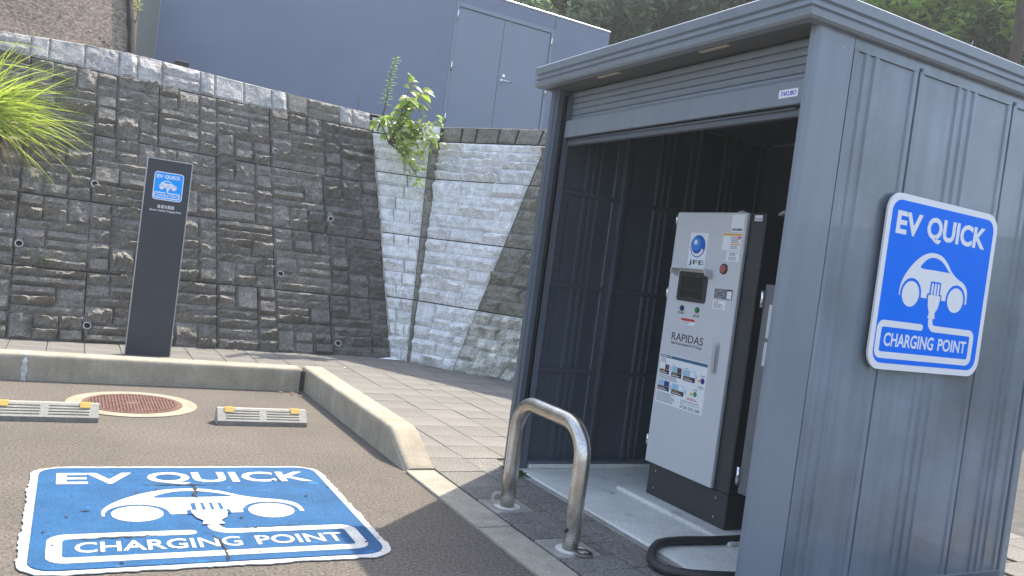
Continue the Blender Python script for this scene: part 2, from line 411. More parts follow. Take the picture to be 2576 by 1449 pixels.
JB, JT, FB, FT = Vector((3.427, 9.047, 0)), Vector((3.288, 10.545, 3.035)), Vector((3.584, 8.821, 0)), Vector((4.163, 10.166, 2.99))
EB, ET = Vector((4.387, 7.762, 0)), Vector((6.097, 6.650, 2.99))
chamW = Ruled(lambda u: JB.lerp(FB, u), lambda u: JT.lerp(FT, u))
rightW = Ruled(lambda u: FB+(EB-FB)*u, lambda u: FT+(ET-FT)*u)
def stone_geo(W, u0, u1, z0f, z1f, depth, seed, g=.019, gap=.0012, style=None):
    """one rock-faced stone: (verts, faces). z0f/z1f are functions of u (metres)"""
    um = (u0+u1)/2
    wid = (W.P(u1, (z0f(um)+z1f(um))/2)-W.P(u0, (z0f(um)+z1f(um))/2)).length; hei = z1f(um)-z0f(um)
    nu = max(4, min(30, int(wid/g))); nv = max(4, min(26, int(hei/g)))
    rnd = random.Random(seed); off = Vector((rnd.uniform(-50, 50), rnd.uniform(-50, 50), rnd.uniform(-50, 50)))
    D = depth*rnd.choice((.5, .8, 1.0, 1.25, 1.6))*rnd.uniform(.85, 1.15); b0 = rnd.uniform(.40, .68); tilt = rnd.uniform(-.5, .5); tall = hei > wid*1.15
    if style is None: style = rnd.random()
    if tall: D *= .75
    gu = gap/max(wid, .01)*(u1-u0); gz = gap
    vs, fs = [], []
    nrm = W.N(um, (z0f(um)+z1f(um))/2)
    for i in range(nu+1):
        a = i/nu; u = u0+gu+(u1-u0-2*gu)*a; zb, zt = z0f(u)+gz, z1f(u)-gz
        for j in range(nv+1):
            b = j/nv; z = zb+(zt-zb)*b; p = W.P(u, z)
            q = Vector((a*wid, b*hei, 0))
            n1 = noise.noise(q*7+off); n2 = noise.noise(q*19+off*1.3); n3 = noise.noise(q*43+off*.7)
            if tall:
                c = a+.3*tilt*(b-.5); c0 = b0+.22*n1+.12*n2
                pr = (1-max(0, c-c0)/max(.08, 1-c0)) if c > c0 else (.40+.60*max(0, c)/max(.05, c0))
                pr = max(0, pr)*(.70+.30*sin(pi*min(1, 1.25*(1-b))))
            else:
                xa = Vector((a*wid, 0, 0))
                c0 = b0+.26*noise.noise(xa*6+off)+.17*noise.noise(xa*15+off*2)+.11*noise.noise(xa*37+off*3)+.2*tilt*(a-.5)
                c0 = min(.86, max(.25, c0)); amp = .55+.9*abs(noise.noise(xa*4.5+off*1.7))
                pr = amp*(max(0, 1-1.05*(b-c0)/(1-c0)) if b > c0 else (.16+.84*(b/c0)**2.2))
            d = D*pr*(1+.3*n1)+depth*(.24*n2+.16*n3)
            if style > .84: d = D*.5+depth*(.20*n1+.10*n2+.06*n3)          # flatter, worn face
            edge = min(a*wid, (1-a)*wid, b*hei, (1-b)*hei); eu = min(a*wid, (1-a)*wid)
            k = min(1, min(eu/.022, b*hei/.014, (1-b)*hei/.008)); k = k*(2-k)
            d = .009+max(-.004, d)*k if edge > 1e-6 else .001
            vs.append(p+nrm*d)
    for i in range(nu):
        for j in range(nv):
            a = i*(nv+1)+j; fs.append((a, a+nv+1, a+nv+2, a+1))
    return vs, fs
SID = [0]
def stone(W, u0, u1, z0, z1, mat, parent, depth=.05, name='stone', bucket=None, **k):
    SID[0] += 1
    f0 = z0 if callable(z0) else (lambda u, v=z0: v); f1 = z1 if callable(z1) else (lambda u, v=z1: v)
    vs, fs = stone_geo(W, u0, u1, f0, f1, depth, SID[0]*13+5, **k)
    # keep outward orientation
    n = (vs[fs[0][1]]-vs[fs[0][0]]).cross(vs[fs[0][2]]-vs[fs[0][0]])
    if n.y > 0: fs = [f[::-1] for f in fs]
    if bucket is not None:
        o = len(bucket[0]); bucket[0].extend(vs); bucket[1].extend([tuple(i+o for i in f) for f in fs]); return
    return mesh(name, vs, fs, mat, parent)
PAT = [(0, .16, .84, 1), (0, .16, .62, .84), (.16, .345, .62, 1), (0, .345, .49, .62), (0, .345, .34, .49), (0, .345, .18, .34), (0, .345, 0, .18),
       (.345, .5, .80, 1), (.345, .5, .58, .80), (.345, .5, .38, .58), (.345, .5, .20, .38), (.345, .5, 0, .20),
       (.5, 1, .87, 1), (.5, 1, .74, .87), (.5, .8, .61, .74), (.8, 1, .48, .74), (.5, .8, .48, .61), (.5, 1, .36, .48),
       (.5, .66, 0, .36), (.66, .83, .18, .36), (.66, .83, 0, .18), (.83, 1, .18, .36), (.83, 1, 0, .18)]
def backing(name, W, u0, u1, n, parent, d=-.016):
    vs = []; fs = []
    for i in range(n+1):
        u = lerp(u0, u1, i/n); zt = W.top(u).z-.01
        for k in range(5):
            z = zt*k/4; vs.append(W.P(u, z)+W.N(u, z)*d)
    for i in range(n):
        for k in range(4):
            a = i*5+k; fs.append((a, a+5, a+6, a+1))
    return mesh(name, vs, fs, 'joint', parent)
def coping_top(W, us, parent, mat, name='coping_top'):
    vs = []; fs = []
    for u in us:
        t = W.top(u); n = W.N(u, t.z*.98); nn = Vector((n.x, n.y, 0)).normalized()
        j = noise.noise(Vector((u*5, 0, 0)))*.008
        vs += [t+nn*(.02+j)-Vector((0, 0, .012-j)), t-nn*.03+Vector((0, 0, .004+j)), t-nn*.34+Vector((0, 0, .0)), t-nn*.34-Vector((0, 0, .3))]
    for i in range(len(us)-1):
        for k in range(3): fs.append((i*4+k, i*4+k+1, i*4+k+5, i*4+k+4))
    return mesh(name, vs, fs, mat, parent)
wl = thing('retaining_wall', 'long dark rock-faced retaining wall with weep holes behind the grey sign post', 'retaining wall', (1.0, 8.95, 0))
backing('wall_core', leftW, -4.4, 3.47, 40, wl)
PWD, ROWS = 1.26, [0, .672, 1.37, 2.085, 2.80]
J = [.205, -.42+.003, .205, -.43]
far = ([], [])
for r in range(4):
    z0, z1 = ROWS[r], ROWS[r+1]; start = (.205 if r % 2 == 0 else .835)-4*PWD
    for k in range(8):
        a = start+k*PWD; b = a+PWD
        if a > 3.3: continue
        flip = (k+r) % 2 == 0; wp = PWD
        if b > 3.3:                                     # last panel, cut by the expansion joint
            flip = flip and r % 2; wp = (3.431-a) if r % 2 else (3.431-a)/.5
        for (p0, p1, q0, q1) in PAT:
            if b > 3.3 and not r % 2 and p1 > .5: continue
            if flip: p0, p1, q0, q1 = 1-p1, 1-p0, 1-q1, 1-q0
            u0, u1 = a+p0*wp, a+p1*wp
            if u1 < -4.3: continue
            zz0, zz1 = lerp(z0, z1, q0), lerp(z0, z1, q1)
            if p0 == 0: u0 += .0045
            if p1 == 1: u1 -= .0045
            if q0 == 0: zz0 += .005
            if q1 == 1: zz1 -= .005
            mt = 'stone_darker' if u0 > 2.4 else 'stone_dark'
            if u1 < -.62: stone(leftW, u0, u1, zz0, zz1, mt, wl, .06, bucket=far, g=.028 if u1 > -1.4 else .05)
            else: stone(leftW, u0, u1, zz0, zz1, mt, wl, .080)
u = -4.3; k = 0
zc = lambda x: 2.80+.004
while u < 3.38:
    wd = [.42, .17, .34, .34, .19, .26][k % 6]; u1 = min(u+wd, 3.418); zt = lambda x: smx(ztop_left, x)
    if u1-u < .05: break
    pale = 'stone_coping' if u < 2.25 else ('stone_mossy' if u < 2.9 else 'stone_coping')
    if k % 6 == 0:
        zm = lambda x: (2.804+smx(ztop_left, x))/2
        parts = [(zc, zm), (zm, zt)]
    else: parts = [(zc, zt)]
    for f0, f1 in parts:
        if u1 < -1.1: stone(leftW, u, u1, f0, f1, pale, wl, .035, bucket=far, g=.05)
        else: stone(leftW, u, u1, f0, f1, pale, wl, .035, name='coping_stone')
    u = u1; k += 1
fo = mesh('stone_course', far[0], far[1], 'stone_dark', wl); fo['kind'] = 'stuff'
coping_top(leftW, [-4.4+.1*i for i in range(79)], wl, 'stone_mossy')
# weep holes: pipe collar, dark bore and lime run below
def weep(P, W, u, z, r=.036):
    n = W.N(u, z); p = W.P(u, z)
    o = disc('weep_pipe', p+n*.0, n, r, .068, 'weep_pipe', P, 18, r*.80)
    disc('pipe_bore', p+n*.052, n, r*.80, .004, 'hole_dark', o, 18)
    rnd = random.Random(int(u*1000)); lf, rg = [], []
    for i in range(8):
        t = i/7; hw = .036*sin(pi*(.10+.86*t))*(1-.2*t)+.006*rnd.uniform(-1, 1)
        dz = .13-.22*t
        for s_, lst in ((-1, lf), (1, rg)): lst.append(W.P(u+s_*max(.004, hw)+.01*rnd.uniform(-1, 1), z+dz)+n*(.040-.03*abs(t-.55)))
    vs = [x for ab in zip(lf, rg) for x in ab]
    mesh('lime_stain', vs, [(2*i, 2*i+1, 2*i+3, 2*i+2) for i in range(7)], 'lime', P)
for (x, z) in ((.225, 1.534), (-.39, .854), (.226, .150), (2.14, 2.249), (2.78, 1.533), (2.15, .825), (2.783, .125)):
    weep(wl, leftW, x, z)

wr = thing('retaining_wall', 'pale weathered rock-faced wall turning the corner behind the charging booth', 'retaining wall', (3.8, 8.5, 0))
backing('wall_core', chamW, -.12, 1.15, 6, wr, -.02); backing('wall_core', rightW, -.08, 1.28, 11, wr, -.03)
RR = [0, .72, 1.49, 2.26, 2.775]
for r in range(4):
    z0, z1 = RR[r], RR[r+1]; n = 5 if r < 3 else 3
    for k in range(n):
        a, b = lerp(z0, z1, k/n)+(.005 if k == 0 else 0), lerp(z0, z1, (k+1)/n)-(.005 if k == n-1 else 0)
        cuts = [[.004, .55, .86], [.004, .34, .86], [.004, .86], [.004, .5, .86], [.004, .3, .62, .86]][(k*2+r) % 5]
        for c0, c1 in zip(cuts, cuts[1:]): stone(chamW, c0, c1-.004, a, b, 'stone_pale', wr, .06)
        stone(chamW, .86, 1.0, a, b, 'stone_mossy', wr, .03)
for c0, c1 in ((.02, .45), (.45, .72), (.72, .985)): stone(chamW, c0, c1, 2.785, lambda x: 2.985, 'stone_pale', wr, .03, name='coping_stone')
QAT = [(0, .32, .62, 1), (.32, .66, .78, 1), (.66, 1, .78, 1), (.32, .66, .6, .78), (.66, 1, .56, .78), (0, .32, .42, .62), (.32, .8, .4, .6), (.8, 1, .4, .56), (0, .5, .2, .42), (.5, 1, .2, .4), (0, .3, 0, .2), (.3, .72, 0, .2), (.72, 1, 0, .2)]
for r in range(4):
    z0, z1 = RR[r], RR[r+1]
    for k in range(3):
        a, b = k*.426, (k+1)*.426
        for (p0, p1, q0, q1) in QAT:
            if (k+r) % 2: p0, p1, q0, q1 = 1-p1, 1-p0, 1-q1, 1-q0
            u0, u1 = lerp(a, b, p0)+(.0015 if p0 == 0 else 0), lerp(a, b, p1)-(.0015 if p1 == 1 else 0)
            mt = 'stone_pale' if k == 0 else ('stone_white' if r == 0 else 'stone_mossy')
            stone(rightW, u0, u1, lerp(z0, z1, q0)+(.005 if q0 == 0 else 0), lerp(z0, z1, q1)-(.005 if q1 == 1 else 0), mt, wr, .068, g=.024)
uu = [.01, .09, .15, .24, .31, .40, .47, .56, .66, .78, .92, 1.08, 1.28]
for c0, c1 in zip(uu, uu[1:]): stone(rightW, c0, c1-.005, 2.785, lambda x: 2.988, 'stone_mossy', wr, .03, name='coping_stone')
coping_top(chamW, [.0, .25, .5, .75, 1.0], wr, 'stone_mossy'); coping_top(rightW, [.16*i for i in range(9)], wr, 'stone_mossy')
# ------------------------------------------------------------------ ground above the wall, slope, hill
ut = []
for i in range(17): ut.append(leftW.top(-4.4+i*.48)+Vector((0, .2, -.12)))
ut += [FT+Vector((0, .25, -.12)), rightW.top(.7)+Vector((.25, .2, -.12)), rightW.top(1.28)+Vector((.25, .2, -.12))]
nb = len(ut); vs = ut+[Vector((p.x+(6 if i > nb-3 else 0), 14 if i < nb-3 else 13, 3.0)) for i, p in enumerate(ut)]
struct(mesh('upper_terrace', vs, [(i, i+1, i+1+nb, i+nb) for i in range(nb-1)], 'soil'))
SLP = 1.4
def slope_z(y): return 2.95+(y-10.55)*SLP
vs, fs = [], []
for i in range(25):
    for j in range(30):
        x = -9+i*9.44/24; y = 10.40+j*3.4/29
        vs.append((x, y, slope_z(y)+.02*noise.noise(Vector((x*2, y*2, 0)))))
for i in range(24):
    for j in range(29): a = i*30+j; fs.append((a, a+30, a+31, a+1))
struct(mesh('concrete_slope', vs, fs, 'slope_concrete', None, True), 'brown sprayed-concrete bank above the wall')
def on_slope(x, y, d=.0): return Vector((x, y-d*.8, slope_z(y)+d*.6))
tag(loft('joint_strip', tube_rings([on_slope(.425-.125*t+.012*noise.noise(Vector((t*6, 1, 0))), 10.5+.95*t, .03) for t in [k/12 for k in range(13)]], [.042+.010*noise.noise(Vector((k*.9, 4, 0))) for k in range(13)], 7), 'lead_strip', None, True, True),
    'dark bark-like strip running up the brown concrete bank beside the blue building', 'joint strip')

def hill_z(x, y):
    r = x*.7+y*.714; return 3.0+max(0, r-15.5)*.62+.6*noise.noise(Vector((x*.12, y*.12, 0)))*min(1, max(0, (r-14)/6))
vs, fs = [], []
NI, NJ = 46, 34
for i in range(NI):
    for j in range(NJ):
        a = radians(-25+i*150/(NI-1)); rr = 13.2+j*1.9
        x, y = rr*sin(a), rr*cos(a); vs.append((x, y, hill_z(x, y)-.05 if j else -.2))
for i in range(NI-1):
    for j in range(NJ-1): a = i*NJ+j; fs.append((a, a+NJ, a+NJ+1, a+1))
struct(mesh('hillside', vs, fs, 'hill', None, True))

# ------------------------------------------------------------------ trees on the hill
def crown_mesh(name, rx, rz, n_cl, n_lf, ls, mat, seed, tall=1.0):
    r = random.Random(seed); vs, fs = [], []
    for c in range(n_cl):
        th = r.uniform(0, 2*pi); ph = math.acos(r.uniform(-.75, 1)); q = r.uniform(.55, 1.0)
        cc = Vector((rx*q*sin(ph)*cos(th), rx*q*sin(ph)*sin(th), rz*q*cos(ph)*tall)); cr = r.uniform(.35, .75)*rx*.42
        for k in range(n_lf):
            d = Vector((r.gauss(0, 1), r.gauss(0, 1), r.gauss(0, .7))); d *= cr*r.uniform(.5, 1)/max(.01, d.length)*1.0
            p = cc+d; s = ls*r.uniform(.6, 1.4)
            nrm = (Vector((r.gauss(0, .6), r.gauss(0, .6), 1))+d*.6/cr).normalized(); a = nrm.orthogonal().normalized()
            a = (Matrix.Rotation(r.uniform(0, 2*pi), 3, nrm) @ a); b = nrm.cross(a)
            o = len(vs); vs += [p-a*s, p+b*s*.42+nrm*s*.08, p+a*s, p-b*s*.42+nrm*s*.08]; fs.append((o, o+1, o+2, o+3))
    me = bpy.data.meshes.new(name); me.from_pydata([tuple(v) for v in vs], [], fs); me.materials.append(MATS[mat]); return me
def trunk_mesh(h, r0, seed, mat='bark'):
    r = random.Random(seed); bm = bmesh.new(); 
    def add(pts, rad):
        rings = tube_rings(pts, rad, 7); prev = None
        for ring in rings:
            cur = [bm.verts.new(p) for p in ring]
            if prev:
                for k in range(7): bm.faces.new((prev[k], prev[(k+1) % 7], cur[(k+1) % 7], cur[k]))
            prev = cur
    add([(r.uniform(-.08, .08)*k, r.uniform(-.08, .08)*k, h*k/5) for k in range(6)], [r0*(1-.14*k) for k in range(6)])
    for k in range(7):
        a = r.uniform(0, 2*pi); z = h*r.uniform(.45, .95); l = h*r.uniform(.25, .5)
        add([(0, 0, z), (cos(a)*l*.5, sin(a)*l*.5, z+l*.35), (cos(a)*l, sin(a)*l, z+l*.8)], [r0*.4, r0*.25, r0*.08])
    me = bpy.data.meshes.new('trunk'); bm.to_mesh(me); bm.free(); me.materials.append(MATS[mat]); return me
CR = [crown_mesh('crown', 2.3, 2.4, 62, 90, .15, 'leaf_a', 1), crown_mesh('crown', 2.0, 2.9, 60, 90, .13, 'leaf_c', 2),
      crown_mesh('crown', 2.5, 2.2, 70, 110, .125, 'leaf_b', 3), crown_mesh('crown', 1.9, 2.2, 55, 85, .14, 'leaf_a', 4)]
TR = [trunk_mesh(3.6, .16, 5), trunk_mesh(4.2, .13, 6), trunk_mesh(3.2, .15, 7), trunk_mesh(3.4, .12, 8)]
DESC = ['broad dark green tree', 'tall olive green tree', 'bright sunlit yellow-green tree', 'slender mid green tree']
# (azimuth deg from +Y, distance, kind, scale, what singles it out)
TREES = [(29.5, 20.6, 1, .85, 'directly above the double door of the blue building, leftmost in view'),
         (33.0, 21.6, 0, .9, 'above the right end of the blue building roofline'),
         (36.2, 20.4, 3, .8, 'standing at the right corner of the blue building'),
         (39.2, 21.8, 0, 1.0, 'behind the left half of the booth roof'),
         (42.4, 20.8, 1, .95, 'behind the middle of the booth front roof edge'),
         (45.6, 21.6, 3, 1.05, 'behind the right part of the booth front roof edge'),
         (49.0, 20.6, 0, .9, 'right behind the near peak of the booth roof'),
         (52.0, 20.4, 2, .85, 'just right of the booth roof peak'),
         (55.4, 20.9, 0, 1.0, 'above the middle of the booth side roof edge'),
         (58.4, 20.2, 2, .8, 'above the right stretch of the booth side roof edge'),
         (61.6, 20.6, 3, .95, 'at the far right edge of the picture behind the booth'),
         (31.2, 26, 2, 1.1, 'higher up the hill above the double door'),
         (37.8, 27, 0, 1.2, 'higher up, over the booth left roof corner'),
         (44.0, 26.5, 2, 1.2, 'higher up the hill over the booth front'),
         (50.5, 27, 0, 1.25, 'higher up the hill over the booth roof peak'),
         (57.0, 26.5, 3, 1.3, 'higher up the hill over the booth side'),
         (62.5, 27, 0, 1.25, 'higher up the hill at the far right')]
for i, (az, dist, kd, sc, where) in enumerate(TREES):
    a = radians(az); x, y = dist*sin(a), dist*cos(a); z = hill_z(x, y)-.2
    t = thing('hill_tree', DESC[kd]+' '+where, 'tree', (x, y, z), 'trees on the wooded hillside')
    rz = random.uniform(0, 6.28)
    for nm, me, off in (('trunk', TR[kd], 0), ('crown', CR[kd], (2.6, 3.0, 2.3, 2.5)[kd])):
        o = bpy.data.objects.new(nm, me); COL.objects.link(o); o.parent = t; o.location = (0, 0, off*sc); o.scale = (sc, sc, sc); o.rotation_euler = (0, 0, rz)
# low scrub covering the slope between the trees
r = random.Random(21); vs, fs = [], []
for k in range(15000):
    a = radians(r.uniform(14, 70)); d = r.uniform(15.8, 31); x, y = d*sin(a), d*cos(a)
    p = Vector((x, y, hill_z(x, y)+r.uniform(0, 1.3)*(.6+.6*noise.noise(Vector((x*.5, y*.5, 3)))))); s = r.uniform(.10, .24)
    nrm = Vector((r.gauss(0, .7), r.gauss(0, .7)-.3, 1)).normalized(); u_ = nrm.orthogonal().normalized(); u_ = Matrix.Rotation(r.uniform(0, 6.28), 3, nrm) @ u_; v_ = nrm.cross(u_)
    o = len(vs); vs += [p-u_*s, p+v_*s*.45, p+u_*s, p-v_*s*.45]; fs.append((o, o+1, o+2, o+3))
tag(mesh('undergrowth', vs, fs, 'leaf_c'), 'leafy undergrowth covering the hillside between the trees', 'undergrowth', kind='stuff')
az = radians(58.1); bx, by = 15.5*sin(az), 15.5*cos(az)
dt = thing('bare_trunk', 'thin brown trunk with a pale broken branch at the right edge above the booth roof', 'tree trunk', (bx, by, 3.0))
tube('trunk', [(bx, by, 3), (bx+.05, by, 6), (bx, by+.1, 9.5), (bx+.1, by, 12)], [.10, .09, .08, .05], 'bark', dt, 8)
az = radians(55.2); bx, by = 14.5*sin(az), 14.5*cos(az)
tag(tube('dead_branch', [(bx, by, 3.4), (bx, by, 5.25), (bx+.02, by-.02, 5.42), (bx+.10, by-.08, 5.58), (bx+.13, by-.1, 5.72)], [.016, .014, .012, .009, .004], 'bark_pale', None, 7),
    'pale dead forked branch sticking up behind the booth side roof edge', 'branch')

# ------------------------------------------------------------------ blue building on the terrace
bd = thing('equipment_building', 'plain slate-blue flat-roofed building with double door above the retaining wall', 'building', (4.2, 12.0, 2.9))
BX0, BX1, BY, BZ = .73, 7.79, 12.0, 5.50
DX0, DX1, DZ = 4.895, 6.70, 5.275        # door frame
def quad(name, p, mat, parent): return mesh(name, p, [(0, 1, 2, 3)], mat, parent)
box('wall', BX0, DX0, BY, BY+.2, 2.6, BZ, 'building', bd); box('wall', DX1, BX1, BY, BY+.2, 2.6, BZ, 'building', bd)
box('wall', DX0, DX1, BY+.001, BY+.2, DZ, BZ, 'building', bd)
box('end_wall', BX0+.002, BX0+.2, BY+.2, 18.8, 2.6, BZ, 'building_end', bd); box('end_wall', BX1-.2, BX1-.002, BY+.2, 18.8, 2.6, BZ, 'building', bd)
box('back_wall', BX0+.2, BX1-.2, 18.6, 18.8, 2.6, BZ, 'building', bd)
rf = box('roof', BX0-.012, BX1+.012, BY-.012, 18.82, BZ, BZ+.03, 'cap_metal', bd, .006)
fr = bd
box('door_frame', DX0, DX0+.055, BY-.008, BY+.12, 2.6, DZ, 'building_door', bd, .004); box('door_frame', DX1-.055, DX1, BY-.008, BY+.12, 2.6, DZ, 'building_door', bd, .004)
box('door_frame', DX0+.055, DX1-.055, BY-.0075, BY+.12, DZ-.065, DZ, 'building_door', bd, .004)
box('door_recess', DX0+.056, DX1-.056, BY+.07, BY+.11, 2.6, DZ-.066, 'hole_dark', bd)
lf1 = box('door', DX0+.062, 5.768, BY+.012, BY+.06, 2.95, DZ-.072, 'building_door', bd, .003)
lf2 = box('door', 5.774, DX1-.062, BY+.012, BY+.06, 2.95, DZ-.072, 'building_door', bd, .003)
for x, zs, lf in ((4.935, (5.074, 4.268, 3.46), lf1), (6.661, (5.058, 4.232, 3.45), lf2)):
    for z in zs: tube('hinge', [(x, BY-.012, z-.075), (x, BY-.012, z+.075)], .014, 'chrome', lf, 10)
disc('lock', (5.864, BY+.012, 4.325), (0, -1, 0), .024, .012, 'chrome', lf2, 16)
disc('handle_rose', (5.842, BY+.012, 4.238), (0, -1, 0), .028, .012, 'chrome', lf2, 16)
tube('handle', [(5.842, BY+.012, 4.238), (5.842, BY-.045, 4.238), (5.86, BY-.055, 4.238), (6.0, BY-.05, 4.236)], .011, 'chrome', lf2, 8)
box('wall_joint', 6.690, 6.698, BY-.003, BY+.0, DZ, BZ-.001, 'building_end', bd)
fx = thing('ground_light', 'small black box light on top of the dark retaining wall', 'light', (.94, 10.57, 3.0))
box('housing', .86, 1.02, 10.52, 10.62, 3.10, 3.175, 'rubber', fx, .008); box('foot', .91, .97, 10.54, 10.60, 3.0, 3.1, 'rubber', fx)

# ------------------------------------------------------------------ charging booth
bt = thing('charging_booth', 'dark blue-grey steel shed with open shutter sheltering the charger', 'shed', (3.5, 3.45, 0))
XF, XB, YN, YF = 2.54, 4.40, 2.392, 4.492
ZS, ZT = 2.40, 2.532
def sheet(name, pts, z0, z1, axis, mat, parent, sub=1):
    """folded sheet: plan polyline extruded upwards"""
    n = len(pts); vs = [(x, y, z0) for x, y in pts]+[(x, y, z1) for x, y in pts]
    return mesh(name, vs, [(i, i+1, n+i+1, n+i) for i in range(n-1)], mat, parent)
def panel_profile(a, b, ribs, depth, lipw=.03):
    """list of (along, outward offset): folded edges and three pressed ribs"""
    p = [(a, -.014), (a+.004, -.002), (a+lipw, -.002), (a+lipw+.008, -.010)]
    for c in ribs:
        if c-.016 > a+lipw+.02 and c+.02 < b-lipw-.01: p += [(c-.017, -.010), (c-.010, -.010+depth), (c+.010, -.010+depth), (c+.017, -.010)]
    return p+[(b-lipw-.008, -.010), (b-lipw, -.002), (b-.004, -.002), (b, -.014)]
box('floor_slab', XF+.04, XB, YN+.03, YF-.02, -.05, .028, 'concrete', bt, .006)
box('threshold', XF+.005, XF+.034, YN+.05, YF-.05, -.05, .020, 'concrete_pad', bt, .004)
# corner post nearest the camera: wide rounded folded post

pts = [(XF+.06, YN+.042), (XF, YN+.042)]
pts += [(XF+.022+.022*cos(a), YN+.022+.022*sin(a)) for a in [pi+k*pi/2/6 for k in range(7)]]
pts += [(XF+.215, YN), (XF+.217, YN+.012), (XF+.06, YN+.03)]
loft('corner_post', [[(x, y, z) for x, y in pts] for z in (.02, ZS)], 'booth_post', bt)
box('shutter_guide', XF+.062, XF+.10, YN+.02, YN+.07, .02, 2.36, 'booth_trim', bt, .003)
# left front post with stepped shutter guide
pts = [(XF+.10, YF), (XF+.012, YF), (XF, YF-.012), (XF, YF-.052), (XF+.012, YF-.056), (XF+.012, YF-.085), (XF+.10, YF-.088)]
loft('front_post', [[(x, y, z) for x, y in pts] for z in (.005, ZS)], 'booth_trim', bt)
box('shutter_guide', XF+.045, XF+.10, YF-.128, YF-.118, .02, 2.36, 'booth_trim', bt, .002)
box('shutter_guide', XF+.045, XF+.055, YF-.128, YF-.090, .02, 2.36, 'hole_dark', bt)
# near side wall: panels
side_cuts = [(XF+.22, 3.185, [2.79, 2.85, 2.91]), (3.192, 3.894, [3.485, 3.545, 3.605]), (3.902, 4.325, [4.10, 4.155, 4.21])]
for a, b, ribs in side_cuts:
    sheet('wall_panel', [(x, YN-d) for x, d in panel_profile(a, b, ribs, .0085)], .052, 2.35, 'x', 'booth_side', bt)
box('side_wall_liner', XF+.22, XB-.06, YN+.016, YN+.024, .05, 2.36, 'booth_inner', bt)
box('top_rail', XF+.219, XB-.055, YN+.0005, YN+.014, 2.35, ZS, 'booth_side', bt)
box('bottom_rail', XF+.219, XB-.055, YN-.004, YN+.014, .005, .052, 'booth_trim', bt, .003)
for x in (3.189, 3.898): disc('bolt', (x+.006, YN-.0, 2.362), (0, -1, 0), .009, .006, 'booth_trim', bt, 8)
box('rear_post', XB-.058, XB, YN-.003, YN+.06, .005, ZS, 'booth_paint', bt, .008, 2)
# far side wall (its inside is what shows) and rear wall
YI = 4.40
for a, b, ribs in ((2.66, 3.105, [2.835, 2.885, 2.935]), (3.125, 3.70, [3.40, 3.452, 3.506]), (3.72, 4.33, [3.95, 4.0, 4.06])):
    for z0, z1 in ((.075, .64), (.668, 1.185), (1.215, 1.77), (1.80, 2.36)):
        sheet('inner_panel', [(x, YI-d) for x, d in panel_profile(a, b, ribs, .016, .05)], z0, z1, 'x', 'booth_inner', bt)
    box('inner_post', b-.004, b+.024, YI-.028, YI+.02, .03, 2.38, 'booth_inner', bt, .003)
for z in (.654, 1.20, 1.785): box('inner_rail', 2.645, XB-.05, YI-.006, YI+.02, z-.0145, z+.0145, 'booth_inner', bt, .002)
box('inner_sill', 2.645, XB-.05, YI-.045, YI+.03, .058, .078, 'booth_trim', bt, .003)
box('floor_curb', XF+.115, XB-.02, YI-.05, YF-.025, .0285, .058, 'concrete', bt, .006)
box('outer_side_wall', XF+.101, XB, YI+.022, YF-.002, .06, ZS, 'booth_paint', bt)
XI = XB-.08
for a, b in ((2.47, 3.08), (3.10, 3.74), (3.76, 4.385)):
    c = (a+b)/2
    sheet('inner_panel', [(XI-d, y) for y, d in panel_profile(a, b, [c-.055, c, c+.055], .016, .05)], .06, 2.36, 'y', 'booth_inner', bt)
box('rear_wall', XI+.018, XB-.001, YN+.061, YF-.003, .006, ZS, 'booth_paint', bt)
# roof: profiled fascia swept round the eaves
def sweep_rect(name, x0, x1, y0, y1, prof, mat, parent):
    rings = [[(cx+sx*o, cy+sy*o, z) for o, z in prof] for cx, cy, sx, sy in ((x0, y0, -1, -1), (x1, y0, 1, -1), (x1, y1, 1, 1), (x0, y1, -1, 1), (x0, y0, -1, -1))]
    return loft(name, rings, mat, parent, False, False, False)
RP = [(-.05, ZS-.002), (-.012, ZS+.002), (-.002, ZS+.012), (.0, ZS+.034), (-.010, ZS+.040), (-.010, ZS+.046), (.0, ZS+.052), (.0, ZS+.066), (-.010, ZS+.072), (-.010, ZS+.078), (.002, ZS+.085), (.004, ZT-.006), (-.002, ZT), (-.012, ZT), (-.012, ZT-.02)]
RX0, RX1, RY0, RY1 = 2.449, 4.50, 2.358, 4.553
rfo = sweep_rect('roof_fascia', RX0, RX1, RY0, RY1, RP, 'booth_paint', bt)
box('roof_deck', RX0+.01, RX1-.01, RY0+.01, RY1-.01, ZT-.05, ZT-.02, 'booth_paint', bt)
box('soffit', RX0+.045, RX1-.045, RY0+.045, RY1-.045, ZS-.001, ZS+.02, 'soffit', bt)
for y0, y1 in ((3.742, 3.944), (2.893, 3.09)): box('soffit_vent', 2.512, 2.536, y0, y1, ZS-.005, ZS+.004, 'vent', bt, .002)
# roller shutter, raised
XS = 2.635
nsl = 5
for k in range(nsl):
    z1 = ZS-.006-k*.0372; z0 = z1-.0372; p = [(XS+.012, z0), (XS+.003, z0+.001), (XS+.001, z0+.006), (XS-.001, z0+.020), (XS+.001, z1-.004), (XS+.012, z1-.001)]
    loft('shutter_slat', [[(x, y, z) for x, z in p] for y in (YN+.055, YF-.10)], 'booth_paint', bt, True, False)
zb = ZS-.006-nsl*.0372
pl = box('shutter_box_plate', XS-.036, XS-.006, YN+.045, YF-.06, zb-.105, zb-.001, 'booth_paint', bt, .003)
box('shutter_bottom_bar', XS-.006, XS+.03, YN+.075, YF-.10, zb-.150, zb-.112, 'booth_trim', bt, .004)
tube('bar_grip', [(XS-.012, YN+.14, zb-.118), (XS-.012, YF-.13, zb-.118)], .006, 'booth_trim', bt, 6)
FS = Plane2D((XS-.036, 0, 0), (0, -1, 0), (0, 0, 1), (-1, 0, 0))
